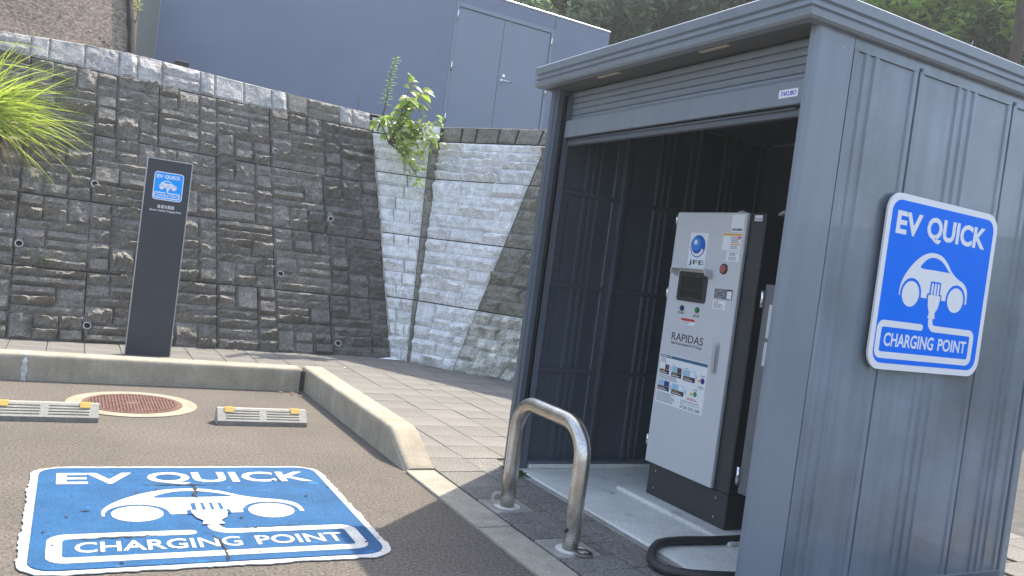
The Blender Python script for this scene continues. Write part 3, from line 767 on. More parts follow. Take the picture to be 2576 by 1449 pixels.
npl = FS.rect('nameplate', -2.618, -2.512, 2.135, 2.170, 'sign_white', bt, 0, .002)
npl['label'] = 'white nameplate with purple lettering'
FS.text('TAKUBO', -2.608, -2.522, 2.143, 2.163, 'purple_print', npl, .002, .0006, .03, .25)
# roller housing and ceiling inside
box('shutter_housing', XS+.05, XS+.26, YN+.03, YI-.02, 2.22, 2.375, 'booth_inner', bt, .01)
box('ceiling', XS+.03, XB-.08, YN+.03, YI, 2.376, 2.386, 'booth_inner', bt)
tube('conduit', [(4.28, 3.25, 2.3), (4.28, 3.25, 1.1)], .014, 'booth_trim', bt, 8)
lp = disc('inner_lamp', (4.29, 3.05, 1.98), (-1, 0, 0), .03, .03, 'cabinet_grey', bt, 12)

# electrical cabinet on the near wall inside
ec = thing('electrical_cabinet', 'grey wall cabinet with steel hinges just inside the near booth post', 'cabinet', (3.25, 2.8, .28))
cb = box('body', 3.118, 3.42, 2.44, 3.02, .28, 1.345, 'cabinet_grey', ec, .006)
cdr = box('door', 3.098, 3.116, 2.44, 3.032, .275, 1.35, 'cabinet_grey', ec, .004)
for z in (1.275, .365): tube('hinge', [(3.092, 3.034, z-.045), (3.092, 3.034, z+.045)], .012, 'chrome', cdr, 8)
for z0, z1 in ((1.08, 1.25), (.94, 1.06)): box('label_plate', 3.0945, 3.0978, 2.94, 2.985, z0, z1, 'charger_grey', cdr)

# ------------------------------------------------------------------ charger
ch = thing('fast_charger', 'tall grey and black EV fast charger standing inside the booth', 'EV charger', (3.4, 3.45, .05))
K = .96; CX = 3.107
def cy(y): return y*K
def cz(z): return .05+K*z
box('plinth', CX-.09, 3.95, 2.95, 3.93, .02, .05, 'concrete', bt, .012, 2)
box('body', CX+.012, CX+.62, cy(3.242), cy(3.936), cz(.195), cz(1.735), 'charger_dark', ch, .006)
bs = box('base', CX+.016, CX+.60, cy(3.245), cy(3.93), cz(0), cz(.193), 'charger_dark', ch, .004)
for y in (3.33, 3.86):
    for z in (.05, .155): disc('bolt', (CX+.016, cy(y), cz(z)), (-1, 0, 0), .006, .004, 'chrome', bs, 8)
dr = box('door', CX-.014, CX+.011, cy(3.352), cy(3.942), cz(.20), cz(1.733), 'charger_grey', ch, .004)
for z in (1.69, 1.24, .33): tube('hinge', [(CX-.006, cy(3.944)+.008, cz(z)-.03), (CX-.006, cy(3.944)+.008, cz(z)+.03)], .009, 'chrome', ch, 8)
CF = Plane2D((CX-.014, 0, 0), (0, -1, 0), (0, 0, 1), (-1, 0, 0))
def cr(name, yl, yr, z0, z1, mat, parent=dr, d=0, th=.001, r=0): return CF.rect(name, -cy(yl), -cy(yr), cz(z0), cz(z1), mat, parent, d, th, r)
def ct(body, yl, yr, z0, z1, mat, parent, d=.0012, th=.0006, bold=0, shear=0): return CF.text(body, -cy(yl), -cy(yr), cz(z0), cz(z1), mat, parent, d, th, bold, shear)
def cs(name, loops, mat, parent, d, th=.0006): return CF.shape(name, [[(-cy(y), cz(z)) for y, z in lp] for lp in loops], mat, parent, d, th)
# logo plate
lgp = cr('logo_plate', 3.796, 3.644, 1.404, 1.612, 'sheet_white')
cs('logo', [circ(3.721, 1.532, .064, .066)], 'logo_blue', lgp, .0012)
cs('logo', [circ(3.716, 1.528, .060, .062)[0:0] or [(3.721-.0+.056*cos(a), 1.530+.058*sin(a)) for a in [radians(200+k*12) for k in range(16)]]+[(3.728+.047*cos(a), 1.537+.049*sin(a)) for a in [radians(380-k*12) for k in range(16)]]], 'white_print', lgp, .002)
cs('logo', [circ(3.734, 1.545, .038, .040)], 'logo_light', lgp, .0021)
cs('logo', [circ(3.741, 1.555, .014, .015)], 'white_print', lgp, .0028)
ct('JFE', 3.786, 3.655, 1.416, 1.450, 'black_print', lgp, .0012, .0006, .008)
# screen, hood
bz = cr('screen_bezel', 3.847, 3.598, 1.203, 1.378, 'screen_bezel', th=.006, r=.014)
cr('screen', 3.815, 3.628, 1.225, 1.350, 'screen', bz, .0062, .001)
cr('card_slot', 3.808, 3.640, 1.272, 1.276, 'screen_bezel', bz, .0073, .001)
hp = [(-cy(3.875), cz(1.345)), (-cy(3.872), cz(1.385)), (-cy(3.858), cz(1.400)), (-cy(3.585), cz(1.402)), (-cy(3.570), cz(1.388)), (-cy(3.566), cz(1.345)),
      (-cy(3.572), cz(1.345)), (-cy(3.576), cz(1.384)), (-cy(3.588), cz(1.395)), (-cy(3.855), cz(1.393)), (-cy(3.866), cz(1.382)), (-cy(3.869), cz(1.345))]
rings = []
for d, dz in ((0, 0), (.03, 0), (.055, .0)):
    rings.append([CF.at(u_, v_ if v_ > cz(1.36) else v_+(.02*d/.055), d) for u_, v_ in hp])
loft('screen_hood', rings, 'charger_grey', dr)
def button(y, z, r_, mat, nm='button'):
    o = disc(nm+'_ring', CF.at(-cy(y), cz(z), 0), (-1, 0, 0), r_, .006, 'screen_bezel', dr, 20, None, .001)
    disc(nm, CF.at(-cy(y), cz(z), .006), (-1, 0, 0), r_*.74, .005, mat, o, 20, None, .0015); return o
button(3.481, 1.413, .029, 'button_red', 'emergency_button')
button(3.787, 1.159, .0165, 'button_blue', 'start_button'); button(3.654, 1.161, .0165, 'button_green', 'stop_button')
ct('START', 3.822, 3.760, 1.124, 1.138, 'black_print', dr, .0002, .0006, .015); ct('STOP', 3.684, 3.631, 1.118, 1.132, 'black_print', dr, .0002, .0006, .015)
def lines(o, yl, yr, z0, z1, n, mat='grey_print', seed=1, d=.0012):
    q = random.Random(seed); st = (z1-z0)/n
    for k in range(n):
        zz = z1-st*(k+.5); cr('print_line', yl, lerp(yl, yr, q.uniform(.7, 1)), zz-st*.22, zz+st*.22, mat, o, d, .0004)
o = cr('sticker', 3.468, 3.371, 1.624, 1.721, 'sheet_white', r=.004); ct('急速充電器', 3.459, 3.380, 1.630, 1.644, 'black_print', o, .0012, .0005, .02)
o = cr('sticker', 3.520, 3.374, 1.520, 1.616, 'sheet_white', r=.003)
cr('print_band', 3.518, 3.376, 1.602, 1.614, 'orange_print', o, .0012, .0004); lines(o, 3.454, 3.384, 1.560, 1.598, 4, seed=3); cr('print_band', 3.454, 3.380, 1.551, 1.557, 'orange_print', o, .0012, .0004)
lines(o, 3.454, 3.384, 1.527, 1.548, 3, seed=4); cr('print_band', 3.400, 3.378, 1.586, 1.599, 'pink_print', o, .0018, .0004)
o = cr('sticker', 3.476, 3.376, 1.457, 1.515, 'sheet_white', r=.002); ct('e-MOBILITY\n  POWER', 3.458, 3.393, 1.490, 1.508, 'grey_print', o, .0012, .0005, .02); lines(o, 3.458, 3.392, 1.463, 1.484, 3, seed=6)
o = cr('card_reader', 3.528, 3.435, 1.245, 1.300, 'grey_print', th=.004, r=.003)
for a, b, c_, d_ in ((3.520, 3.496, 1.291, 1.294), (3.468, 3.443, 1.291, 1.294), (3.520, 3.496, 1.251, 1.254), (3.468, 3.443, 1.251, 1.254), (3.520, 3.516, 1.278, 1.2905), (3.447, 3.443, 1.278, 1.2905), (3.520, 3.516, 1.2545, 1.265), (3.447, 3.443, 1.2545, 1.265)):
    cr('reader_mark', a, b, c_, d_, 'black_print', o, .0042, .0005)
for k in range(3): cr('reader_mark', 3.505+.006*(k % 2), 3.460+.006*(k % 2), 1.263+k*.008, 1.266+k*.008, 'black_print', o, .0042, .0005)
o = cr('sticker', 3.433, 3.388, 1.244, 1.301, 'black_print', r=.002); cr('print_band', 3.429, 3.392, 1.248, 1.292, 'sheet_white', o, .0012, .0005)
o = cr('sticker', 3.534, 3.430, 1.185, 1.233, 'sheet_white', r=.003); lines(o, 3.526, 3.440, 1.190, 1.217, 4, seed=8); cs('warning_mark', [[(3.527, 1.219), (3.511, 1.219), (3.519, 1.230)]], 'orange_print', o, .0012); ct('注意', 3.508, 3.490, 1.219, 1.229, 'black_print', o)
o = cr('sticker', 3.783, 3.660, 1.066, 1.105, 'sheet_white'); cr('print_band', 3.781, 3.662, 1.087, 1.103, 'red_print', o, .0012, .0004); lines(o, 3.777, 3.690, 1.069, 1.085, 3, seed=9)
ct('RAPIDAS', 3.846, 3.568, .962, 1.008, 'black_print', dr, .0002, .0006, .004); ct('Rapid Access System for EV Charge', 3.846, 3.573, .935, .955, 'black_print', dr, .0002, .0006, .004)
# lever handle
hd = cr('handle_plate', 3.472, 3.430, .822, 1.000, 'lever_grey', th=.006, r=.014)
cr('handle', 3.464, 3.438, .835, .985, 'lever_grey', hd, .0062, .012, .008)
# instruction poster
ps = cr('instruction_poster', 3.921, 3.499, .572, .870, 'sheet_white', r=.003)
ps['label'] = 'white how-to-charge poster with pictures and phone number'
cr('print_band', 3.919, 3.501, .848, .866, 'navy_print', ps, .0012, .0004); ct('充電器の使い方', 3.914, 3.815, .851, .863, 'white_print', ps, .0018, .0004, .01)
def pic(yl, yr, z0, z1, cols, cap=True):
    h = (z1-z0)
    cr('picture', yl, yr, z0+h*.42, z1, cols[0], ps, .0012, .0004)
    if len(cols) > 1: cr('picture', lerp(yl, yr, .55), lerp(yl, yr, .95), z0+h*.45, z1-h*.05, cols[1], ps, .0018, .0004)
    cr('caption', yl, yr, z0, z0+h*.42, 'dark_navy', ps, .0012, .0004)
    for k in range(2): cr('print_line', lerp(yl, yr, .08), lerp(yl, yr, .8-.2*k), z0+h*(.10+.14*k), z0+h*(.16+.14*k), 'orange_print' if k else 'white_print', ps, .0018, .0004)
pic(3.914, 3.826, .750, .812, ['sheet_white', 'brown_print']); pic(3.803, 3.712, .746, .808, ['pale_blue_print', 'brown_print']); pic(3.695, 3.592, .742, .806, ['pale_blue_print', 'sheet_white'])
pic(3.914, 3.806, .650, .712, ['pale_blue_print', 'button_blue']); pic(3.783, 3.672, .646, .708, ['pale_blue_print', 'sheet_white'])
for y, z in ((3.822, .79), (3.707, .786), (3.588, .778), (3.798, .682), (3.662, .676)):
    cs('arrow', [[(y, z+.012), (y-.003, z+.012), (y-.010, z), (y-.003, z-.012), (y, z-.012), (y-.007, z)]], 'navy_print', ps, .0018)
cs('print_dot', [circ(3.528, .765, .017, .017, 20)], 'button_blue', ps, .0012); cs('print_dot', [circ(3.575, .680, .015, .015, 20)], 'button_green', ps, .0012)
ct('START', 3.548, 3.508, .786, .796, 'black_print', ps, .0012, .0004); ct('STOP', 3.592, 3.560, .699, .708, 'black_print', ps, .0012, .0004)
for y, z in ((3.548, .762), (3.598, .677)): cs('pointing_hand', [[(y+.018, z-.010), (y+.004, z-.010), (y+.002, z-.001), (y-.010, z+.001), (y-.010, z+.004), (y+.006, z+.007), (y+.018, z+.006)]], 'orange_print', ps, .0012)
lines(ps, 3.914, 3.850, .815, .845, 3, seed=31); lines(ps, 3.800, 3.770, .811, .820, 1, seed=32); lines(ps, 3.690, 3.660, .809, .818, 1, seed=33)
lines(ps, 3.914, 3.730, .716, .745, 3, seed=34); lines(ps, 3.560, 3.508, .716, .735, 2, seed=35); lines(ps, 3.640, 3.545, .637, .652, 2, 'red_print', seed=36)
lines(ps, 3.914, 3.735, .582, .640, 7, seed=37)
ct('JFEテクノスコールセンター', 3.690, 3.520, .604, .616, 'black_print', ps, .0012, .0004); ct('0120-202-240', 3.690, 3.518, .580, .598, 'black_print', ps, .0012, .0004, .004)
lines(ps, 3.690, 3.515, .620, .630, 1, seed=38)
# lifting eye, side tag
tube('lifting_eye', [(CX+.30, cy(3.745)+.045*cos(a), cz(1.735)+.045*sin(a)) for a in [pi*k/10 for k in range(11)]], .011, 'charger_grey', ch, 8)
tube('lifting_eye', [(CX+.30, cy(3.40)+.045*cos(a), cz(1.735)+.045*sin(a)) for a in [pi*k/10 for k in range(11)]], .011, 'charger_grey', ch, 8)
BF = Plane2D((CX+.012, 0, 0), (0, -1, 0), (0, 0, 1), (-1, 0, 0))
o = BF.rect('sticker', -cy(3.325), -cy(3.268), cz(1.690), cz(1.722), 'sheet_white', ch); BF.text('EV105', -cy(3.320), -cy(3.273), cz(1.693), cz(1.708), 'black_print', o, .0012, .0005)
# charging cable on the floor
hz = .05
cpts = [(3.30, 2.93, .30), (3.24, 2.945, .12), (3.15, 2.975, .058), (3.02, 2.99, .05), (2.9, 3.002, .05), (2.78, 3.015, .05), (2.668, 3.017, .05), (2.60, 2.998, .048), (2.53, 2.95, .042), (2.46, 2.876, .04), (2.425, 2.82, .04), (2.413, 2.775, .04), (2.42, 2.735, .04), (2.45, 2.70, .04), (2.51, 2.66, .042), (2.60, 2.615, .046), (2.72, 2.575, .05), (2.85, 2.56, .05)]
tag(tube('charging_cable', cpts, [.0205+.0014*(k % 2) for k in range(len(cpts))], 'hose', None, 12), 'thick black charging cable looping out of the booth onto the pavers', 'cable')

# ------------------------------------------------------------------ the sign design, used three times
def sign_graphics(pl, u0, v0, W, H, parent, blue, white, base_d, th, inset=.035, rad=.1, jag=0, lift=None, bo=.034, du=0, tx=(.083, .300, .348, .895)):
    lift = lift or th
    def X(p): return (u0+(p[0]+du)*W, v0+p[1]*H)
    def X0(p): return (u0+p[0]*W, v0+p[1]*H)
    def jl(loop, amp, k=1):
        if not jag: return loop
        out = []
        for i, p in enumerate(loop):
            q = loop[(i+1) % len(loop)]; L = math.hypot(q[0]-p[0], q[1]-p[1]); n = max(1, int(L/.012))
            for s_ in range(n):
                t = s_/n; x, y = lerp(p[0], q[0], t), lerp(p[1], q[1], t)
                nn = noise.noise(Vector((x*9, y*9, 1)))*.5+noise.noise(Vector((x*31, y*31, 2)))*.45+noise.noise(Vector((x*95, y*95, 2)))*.35
                cx, cyy = .5, .5; dx, dy = x-cx, y-cyy; l = math.hypot(dx, dy); out.append((x+dx/l*nn*amp, y+dy/l*nn*amp))
        return out
    bp = pl.shape('border', [[X0(p) for p in jl(rrect(0, 1, 0, 1, rad), .018)]], white, parent, base_d, th)
    bl = pl.shape('field', [[X0(p) for p in rrect(inset, 1-inset, inset, 1-inset, rad*.72)]], blue, parent, base_d+th, lift)
    d = base_d+th+lift; g = lift*.6
    pl.text('EV', X((tx[0], 0))[0], X((tx[1], 0))[0], X((0, .772))[1], X((0, .902))[1], white, parent, d, g, bo)
    pl.text('QUICK', X((tx[2], 0))[0], X((tx[3], 0))[0], X((0, .755))[1], X((0, .906))[1], white, parent, d, g, bo)
    body = smooth_open([(.185, .432), (.184, .47), (.20, .525), (.24, .585), (.30, .645), (.37, .687), (.445, .702), (.52, .690), (.575, .655), (.62, .612), (.68, .578), (.745, .555), (.785, .52), (.797, .475)], 3)
    body += [(.797, .432), (.781, .432)]+arc(.691, .447, .092, -.05, pi+.08, 12)+[(.598, .434), (.378, .434)]+arc(.284, .447, .092, -.08, pi+.05, 12)+[(.194, .432)]
    win = smooth_closed([(.345, .603), (.36, .636), (.40, .664), (.447, .675), (.50, .668), (.55, .645), (.592, .612), (.60, .603), (.47, .603)], 3)
    pl.shape('car_symbol', [[X(p) for p in body], [X(p) for p in win]], white, parent, d, g)
    for c in (.284, .691): pl.shape('wheel_symbol', [[X(p) for p in circ(c, .447, .074)]], white, parent, d, g)
    pl.shape('plug_outline', [[X(p) for p in rrect(.446, .542, .435, .538, .012)], ], blue, parent, d+g, g*.7)
    pl.shape('plug_outline', [[X(p) for p in rrect(.428, .560, .425, .466, .008)], ], blue, parent, d+g, g*.7)
    for c in (.467, .494, .521): pl.shape('plug_symbol', [[X(p) for p in rrect(c-.0085, c+.0085, .455, .529, .008)]], white, parent, d+2*g, g*.7)
    plug = [(.440, .458), (.548, .458), (.548, .432), (.540, .388), (.516, .354), (.524, .322), (.458, .322), (.466, .354), (.448, .388), (.440, .432)]
    pl.shape('plug_symbol', [[X(p) for p in plug]], white, parent, d+2*g+.00002, g*.7)
    path = [(.415, .262), (.11, .262)]+arc(.095, .230, .032, pi/2, pi, 5)+arc(.095, .115, .032, pi, 3*pi/2, 5)+arc(.865, .115, .032, -pi/2, 0, 5)+arc(.865, .230, .032, 0, pi/2, 5)+[(.55, .262)]+arc(.535, .307, .045, -pi/2, -pi, 5)+[(.49, .312)]
    pl.shape('cable_symbol', [[X(p) for p in stroke(path, .038)]], white, parent, d, g)
    pl.text('CHARGING', X((.112, 0))[0], X((.548, 0))[0], X((0, .134))[1], X((0, .212))[1], white, parent, d, g, bo*.6)
    pl.text('POINT', X((.590, 0))[0], X((.855, 0))[0], X((0, .136))[1], X((0, .210))[1], white, parent, d, g, bo*.6)
ss = thing('charging_sign', 'large blue and white EV quick charging point sign on the booth side wall', 'sign', (3.48, 2.374, 1.03))
SP = Plane2D((0, 2.374, 0), (1, 0, 0), (0, 0, 1), (0, -1, 0))
SP.shape('sign_board', [rrect(3.081, 3.880, 1.033, 1.813, .077)], 'sign_white', ss, -.008, .009)
sign_graphics(SP, 3.081, 1.033, .799, .780, ss, 'sign_blue', 'sign_white', .001, .0008, .037, .10)
for x in (3.15, 3.81):
    for z in (1.12, 1.73): disc('standoff', (x, 2.3815, z), (0, 1, 0), .012, .012, 'steel', ss, 10)
# painted road mark
rm = thing('road_marking', 'worn blue and white EV quick charging point marking painted on the asphalt', 'road marking', (.64, 3.82, .004))
GP = Plane2D((0, 0, 0), (1, 0, 0), (0, 1, 0), (0, 0, 1))
sign_graphics(GP, -.052, 3.142, 1.392, 1.356, rm, 'road_blue', 'road_white', .004, .004, .025, .095, 1, .004, .022, .020, (.058, .290, .338, .913))
def crack(pts, w0, seed):
    q = random.Random(seed); l, rgt = [], []
    fine = []
    for (a, b) in zip(pts, pts[1:]):
        n = max(2, int(math.hypot(b[0]-a[0], b[1]-a[1])/.018))
        fine += [(lerp(a[0], b[0], k/n)+q.uniform(-.006, .006), lerp(a[1], b[1], k/n)+q.uniform(-.006, .006)) for k in range(n)]
    for i, p in enumerate(fine):
        ww = w0*q.uniform(.3, 1.3)*sin(pi*(i+.5)/len(fine))**.6
        d = Vector(fine[min(i+1, len(fine)-1)])-Vector(fine[max(i-1, 0)]); nn = Vector((-d.y, d.x)); nn.normalize()
        l.append((p[0]+nn.x*ww, p[1]+nn.y*ww, .0165)); rgt.append((p[0]-nn.x*ww, p[1]-nn.y*ww, .0165))
    vs = [x for ab in zip(l, rgt) for x in ab]
    mesh('crack', vs, [(2*i, 2*i+1, 2*i+3, 2*i+2) for i in range(len(l)-1)], 'crack', rm)
crack([(.42, 4.165), (.60, 4.155), (.645, 4.15), (.80, 4.16)], .006, 1)
crack([(.64, 4.18), (.645, 4.09), (.632, 3.98), (.64, 3.92)], .008, 2)
crack([(.61, 3.50), (.64, 3.46), (.65, 3.40), (.66, 3.30), (.655, 3.19), (.66, 3.14)], .005, 3)
crack([(.10, 3.462), (.30, 3.470), (.48, 3.478)], .005, 4); crack([(.66, 3.50), (.80, 3.525), (1.05, 3.535)], .004, 5); crack([(.15, 3.80), (.22, 3.80)], .006, 6)
q = random.Random(4)
for k in range(46):
    x, y = q.uniform(0, 1.3), q.uniform(3.2, 4.45); s_ = q.uniform(.003, .009)
    n = 6; ro = q.uniform(0, 6)
    mesh('chip', [(x+s_*q.uniform(.5, 1.2)*cos(ro+2*pi*i/n), y+s_*q.uniform(.5, 1.2)*sin(ro+2*pi*i/n), .0168) for i in range(n)], [tuple(range(n))], 'crack', rm)

# ------------------------------------------------------------------ sign post in front of the wall
gp_ = thing('sign_post', 'slim dark grey totem sign with small blue EV sign in front of the dark wall', 'sign', (.735, 8.2, 0))
box('panel', .546, .921, 8.182, 8.222, .0, 1.826, 'post_panel', gp_, .002)
ed = .008
box('edge_trim', .538, .5458, 8.178, 8.226, .0, 1.834, 'post_edge', gp_); box('edge_trim', .9212, .929, 8.178, 8.226, .0, 1.834, 'post_edge', gp_)
box('edge_trim', .546, .921, 8.178, 8.226, 1.8262, 1.834, 'post_edge', gp_)
PP = Plane2D((0, 8.182, 0), (1, 0, 0), (0, 0, 1), (0, -1, 0))
sign_graphics(PP, .612, 1.461, .253, .258, gp_, 'post_sign_blue', 'sign_white', 0, .0008, .030, .11)
PP.text('急速充電器', .664, .812, 1.385, 1.418, 'white_print', gp_, 0, .0008, .01); PP.text('Electric Vehicle Charging Point', .604, .874, 1.350, 1.374, 'white_print', gp_, 0, .0008, .012)

# ------------------------------------------------------------------ hoop barrier
hb = thing('hoop_barrier', 'weathered stainless steel hoop barrier on the pavers in front of the booth', 'bollard', (2.152, 3.39, 0))
HY0, HY1, HT, HR, RB = 3.075, 3.700, .585, .0385, .155
pts = [(2.152, HY1, .01), (2.152, HY1, .2), (2.152, HY1, HT-RB)]+[(2.152, HY1-RB+RB*cos(a), HT-RB+RB*sin(a)) for a in [pi/2*k/8 for k in range(1, 9)]]
pts += [(2.152, HY0+RB+RB*cos(a), HT-RB+RB*sin(a)) for a in [pi/2+pi/2*k/8 for k in range(0, 9)]]+[(2.152, HY0, .2), (2.152, HY0, .01)]
tube('hoop', pts, HR, 'hoop_steel', hb, 24)
for i, (x0, x1, y0, y1) in enumerate(HOOP_PADS):
    pd = box('footing', x0+.003, x1-.003, y0+.003, y1-.003, -.02, .016, 'concrete_pad', hb, .003)
    disc('mortar_ring', (2.152, (HY1, HY0)[i], .016), (0, 0, 1), .07, .003, 'concrete', pd, 24)
rg = disc('collar_ring', (2.175, 3.005, .019), (.05, .02, 1), .046, .010, 'steel', hb, 24, .026)
disc('collar_ring', (2.112, 3.735, .050), (-.6, -1, .1), .036, .010, 'steel', hb, 24, .022)
disc('lock_hole', (2.152-HR-.001, HY0-.006, .105), (-1, 0, 0), .009, .003, 'hole_dark', hb, 12)
box('label_tab', 2.120, 2.130, 3.505, 3.535, .600, .614, 'chrome', hb)

# ------------------------------------------------------------------ wheel stops
def wheel_stop(x0, label):
    L = .585; t = thing('wheel_stop', label, 'wheel stop', (x0+L/2, 5.55, 0), 'wheel stops in the parking bay')
    y = 5.495; prof = [(0, 0), (0, .03), (.075, .1), (.105, .1), (.125, .085), (.14, 0)]
    def grooved():
        g = [(0, 0), (0, .03)]
        for k in range(4):
            a = .14+k*.2; b = a+.085
            for s_, dp in ((a, 0), (a+.004, .010), (b-.004, .010), (b, 0)):
                g.append((.075*s_+dp*.68, .03+.07*s_-dp*.73))
        return g+prof[2:]
    segs = [(0, .052, 0), (.052, .27, 1), (.27, .315, 0), (.315, .533, 1), (.533, L, 0)]
    bm = bmesh.new()
    for a, b, gr in segs:
        p = grooved() if gr else prof
        n = len(p); va = [bm.verts.new((x0+a, y+q_, z)) for q_, z in p]; vb = [bm.verts.new((x0+b, y+q_, z)) for q_, z in p]
        for i in range(n): bm.faces.new((va[i], va[(i+1) % n], vb[(i+1) % n], vb[i]))
        bm.faces.new(va[::-1]); bm.faces.new(vb)
    bm_obj('body', bm, 'stop_concrete', t)
    box('base_face', x0-.001, x0+L+.001, y-.002, y+.003, 0, .029, 'stop_base', t)
    for xa in (x0+.045, x0+L-.105):
        loft('reflector', [[(xa, y+.055, .072), (xa, y+.048, .080), (xa, y+.070, .106), (xa, y+.095, .106), (xa, y+.095, .098)], [(xa+.06, y+.055, .072), (xa+.06, y+.048, .080), (xa+.06, y+.070, .106), (xa+.06, y+.095, .106), (xa+.06, y+.095, .098)]], 'reflector', t)
wheel_stop(.957, 'concrete wheel stop right of the round rusty manhole cover')
wheel_stop(-.325, 'concrete wheel stop at the left edge overlapping the manhole cover ring')

# ------------------------------------------------------------------ manhole
mh = thing('manhole', 'round rusty red manhole cover set in a pale concrete ring', 'manhole cover', (.49, 6.07, 0))
MC = (.49, 6.07)
disc('concrete_ring', (*MC, .0), (0, 0, 1), .412, .006, 'manhole_ring', mh, 56)
fr_ = disc('frame', (*MC, .006), (0, 0, 1), .315, .004, 'manhole_rust', mh, 56, .292)
cv = disc('cover', (*MC, .0045), (0, 0, 1), .290, .003, 'manhole_groove', mh, 56)
bm = bmesh.new(); st = .0205
for i in range(-14, 15):
    for j in range(-14, 15):
        x, y = i*st, j*st
        if math.hypot(x, y) > .272 or (abs(x) < .05 and abs(y) < .03) : continue
        a = pi/4 if (i+j) % 2 else -pi/4; c, s_ = cos(a), sin(a); hw, hh = .0092, .0068
        v = [bm.verts.new((MC[0]+x+c*px-s_*py, MC[1]+y+s_*px+c*py, .0115)) for px, py in ((-hw, -hh), (hw, -hh), (hw, hh), (-hw, hh))]
        lo = [bm.verts.new((w_.co.x+(w_.co.x-MC[0]-x)*.15, w_.co.y+(w_.co.y-MC[1]-y)*.15, .007)) for w_ in v]
        bm.faces.new(v)
        for k in range(4): bm.faces.new((v[k], lo[k], lo[(k+1) % 4], v[(k+1) % 4]))
o = bm_obj('tread_pattern', bm, 'manhole_rust', mh); o['kind'] = 'stuff'
disc('cover_rim', (*MC, .0075), (0, 0, 1), .290, .004, 'manhole_rust', mh, 56, .279)
box('name_block', MC[0]-.046, MC[0]+.046, MC[1]-.027, MC[1]+.027, .0076, .0118, 'manhole_rust', mh, .001)

# ------------------------------------------------------------------ plants and small things
def leaf(vs, fs, p, d, nrm, L, wd, droop=.3):
    d = d.normalized(); s = d.cross(nrm).normalized(); n = s.cross(d); o = len(vs)
    prof = [(0, .08), (.25, .8), (.5, 1), (.78, .62), (1, .02)]
    for t, w_ in prof:
        c = p+d*L*t-Vector((0, 0, 1))*L*droop*t*t
        vs += [c+s*wd*w_+n*wd*.25*w_, c, c-s*wd*w_+n*wd*.25*w_]
    for k in range(4):
        a = o+k*3; fs += [(a, a+1, a+4, a+3), (a+1, a+2, a+5, a+4)]
def blade(vs, fs, p0, d, L, w_, g, n=9):
    p = Vector(p0); d = Vector(d).normalized(); o = len(vs); roll = random.uniform(-1.4, 1.4)
    for k in range(n+1):
        t = k/n; s = d.cross(Vector((0, 0, 1)));  s = s.normalized() if s.length > .01 else Vector((1, 0, 0))
        s = Matrix.Rotation(roll, 3, d) @ s
        ww = w_*(1-t**1.6)*(.5+.5*min(1, t*6))
        vs += [p+s*ww, p-s*ww]; p = p+d*L/n; d = (d+Vector((0, 0, -g/n))).normalized()
    for k in range(n): fs.append((o+2*k, o+2*k+1, o+2*k+3, o+2*k+2))
gc = thing('grass_clump', 'large bright green clump of long arching grass hanging over the wall at left', 'grass', (-.95, 9.3, 2.0))
q = random.Random(11); vs, fs = [], []; root = Vector((-.92, 9.52, 2.10))
for k in range(270):
    a = q.gauss(0, .75); el = q.gauss(.34, .36)
    d = Vector((cos(el)*cos(a), -abs(cos(el)*sin(a))*.55-.05, sin(el)))
    if q.random() < .3: d.x = -d.x
    blade(vs, fs, root+Vector((q.gauss(0, .10), q.gauss(-.02, .05), q.gauss(0, .10))), d, q.uniform(.55, 1.12), q.uniform(.006, .0125), q.uniform(.25, 1.0))
mesh('blades', vs, fs, 'grass_blade', gc)
vs, fs = [], []
for k in range(34):
    d = Vector((q.uniform(-.2, 1), -.35, q.uniform(-.5, .2)))
    blade(vs, fs, root+Vector((q.gauss(0, .08), -.03, q.uniform(-.35, -.05))), d, q.uniform(.4, .85), .005, q.uniform(.6, 2.0), 14)
mesh('dry_blades', vs, fs, 'grass_dry', gc)
tt, fs = [], []
blade(tt, fs, (-1.2, 9.9, 2.75), (1, -.1, .35), 1.0, .008, .6); blade(tt, fs, (-1.1, 9.75, 2.55), (1, -.1, .25), 1.0, .007, .5); blade(tt, fs, (-1.15, 9.85, 2.65), (1, -.15, .10), .9, .007, .3)
mesh('blades', tt, fs, 'grass_blade', gc)

vp = thing('vine_shrub', 'leafy yellow-green shrub spilling over the wall corner beside the double door', 'shrub', (3.55, 10.0, 2.7))
q = random.Random(5); vs, fs = [], []
stems = []
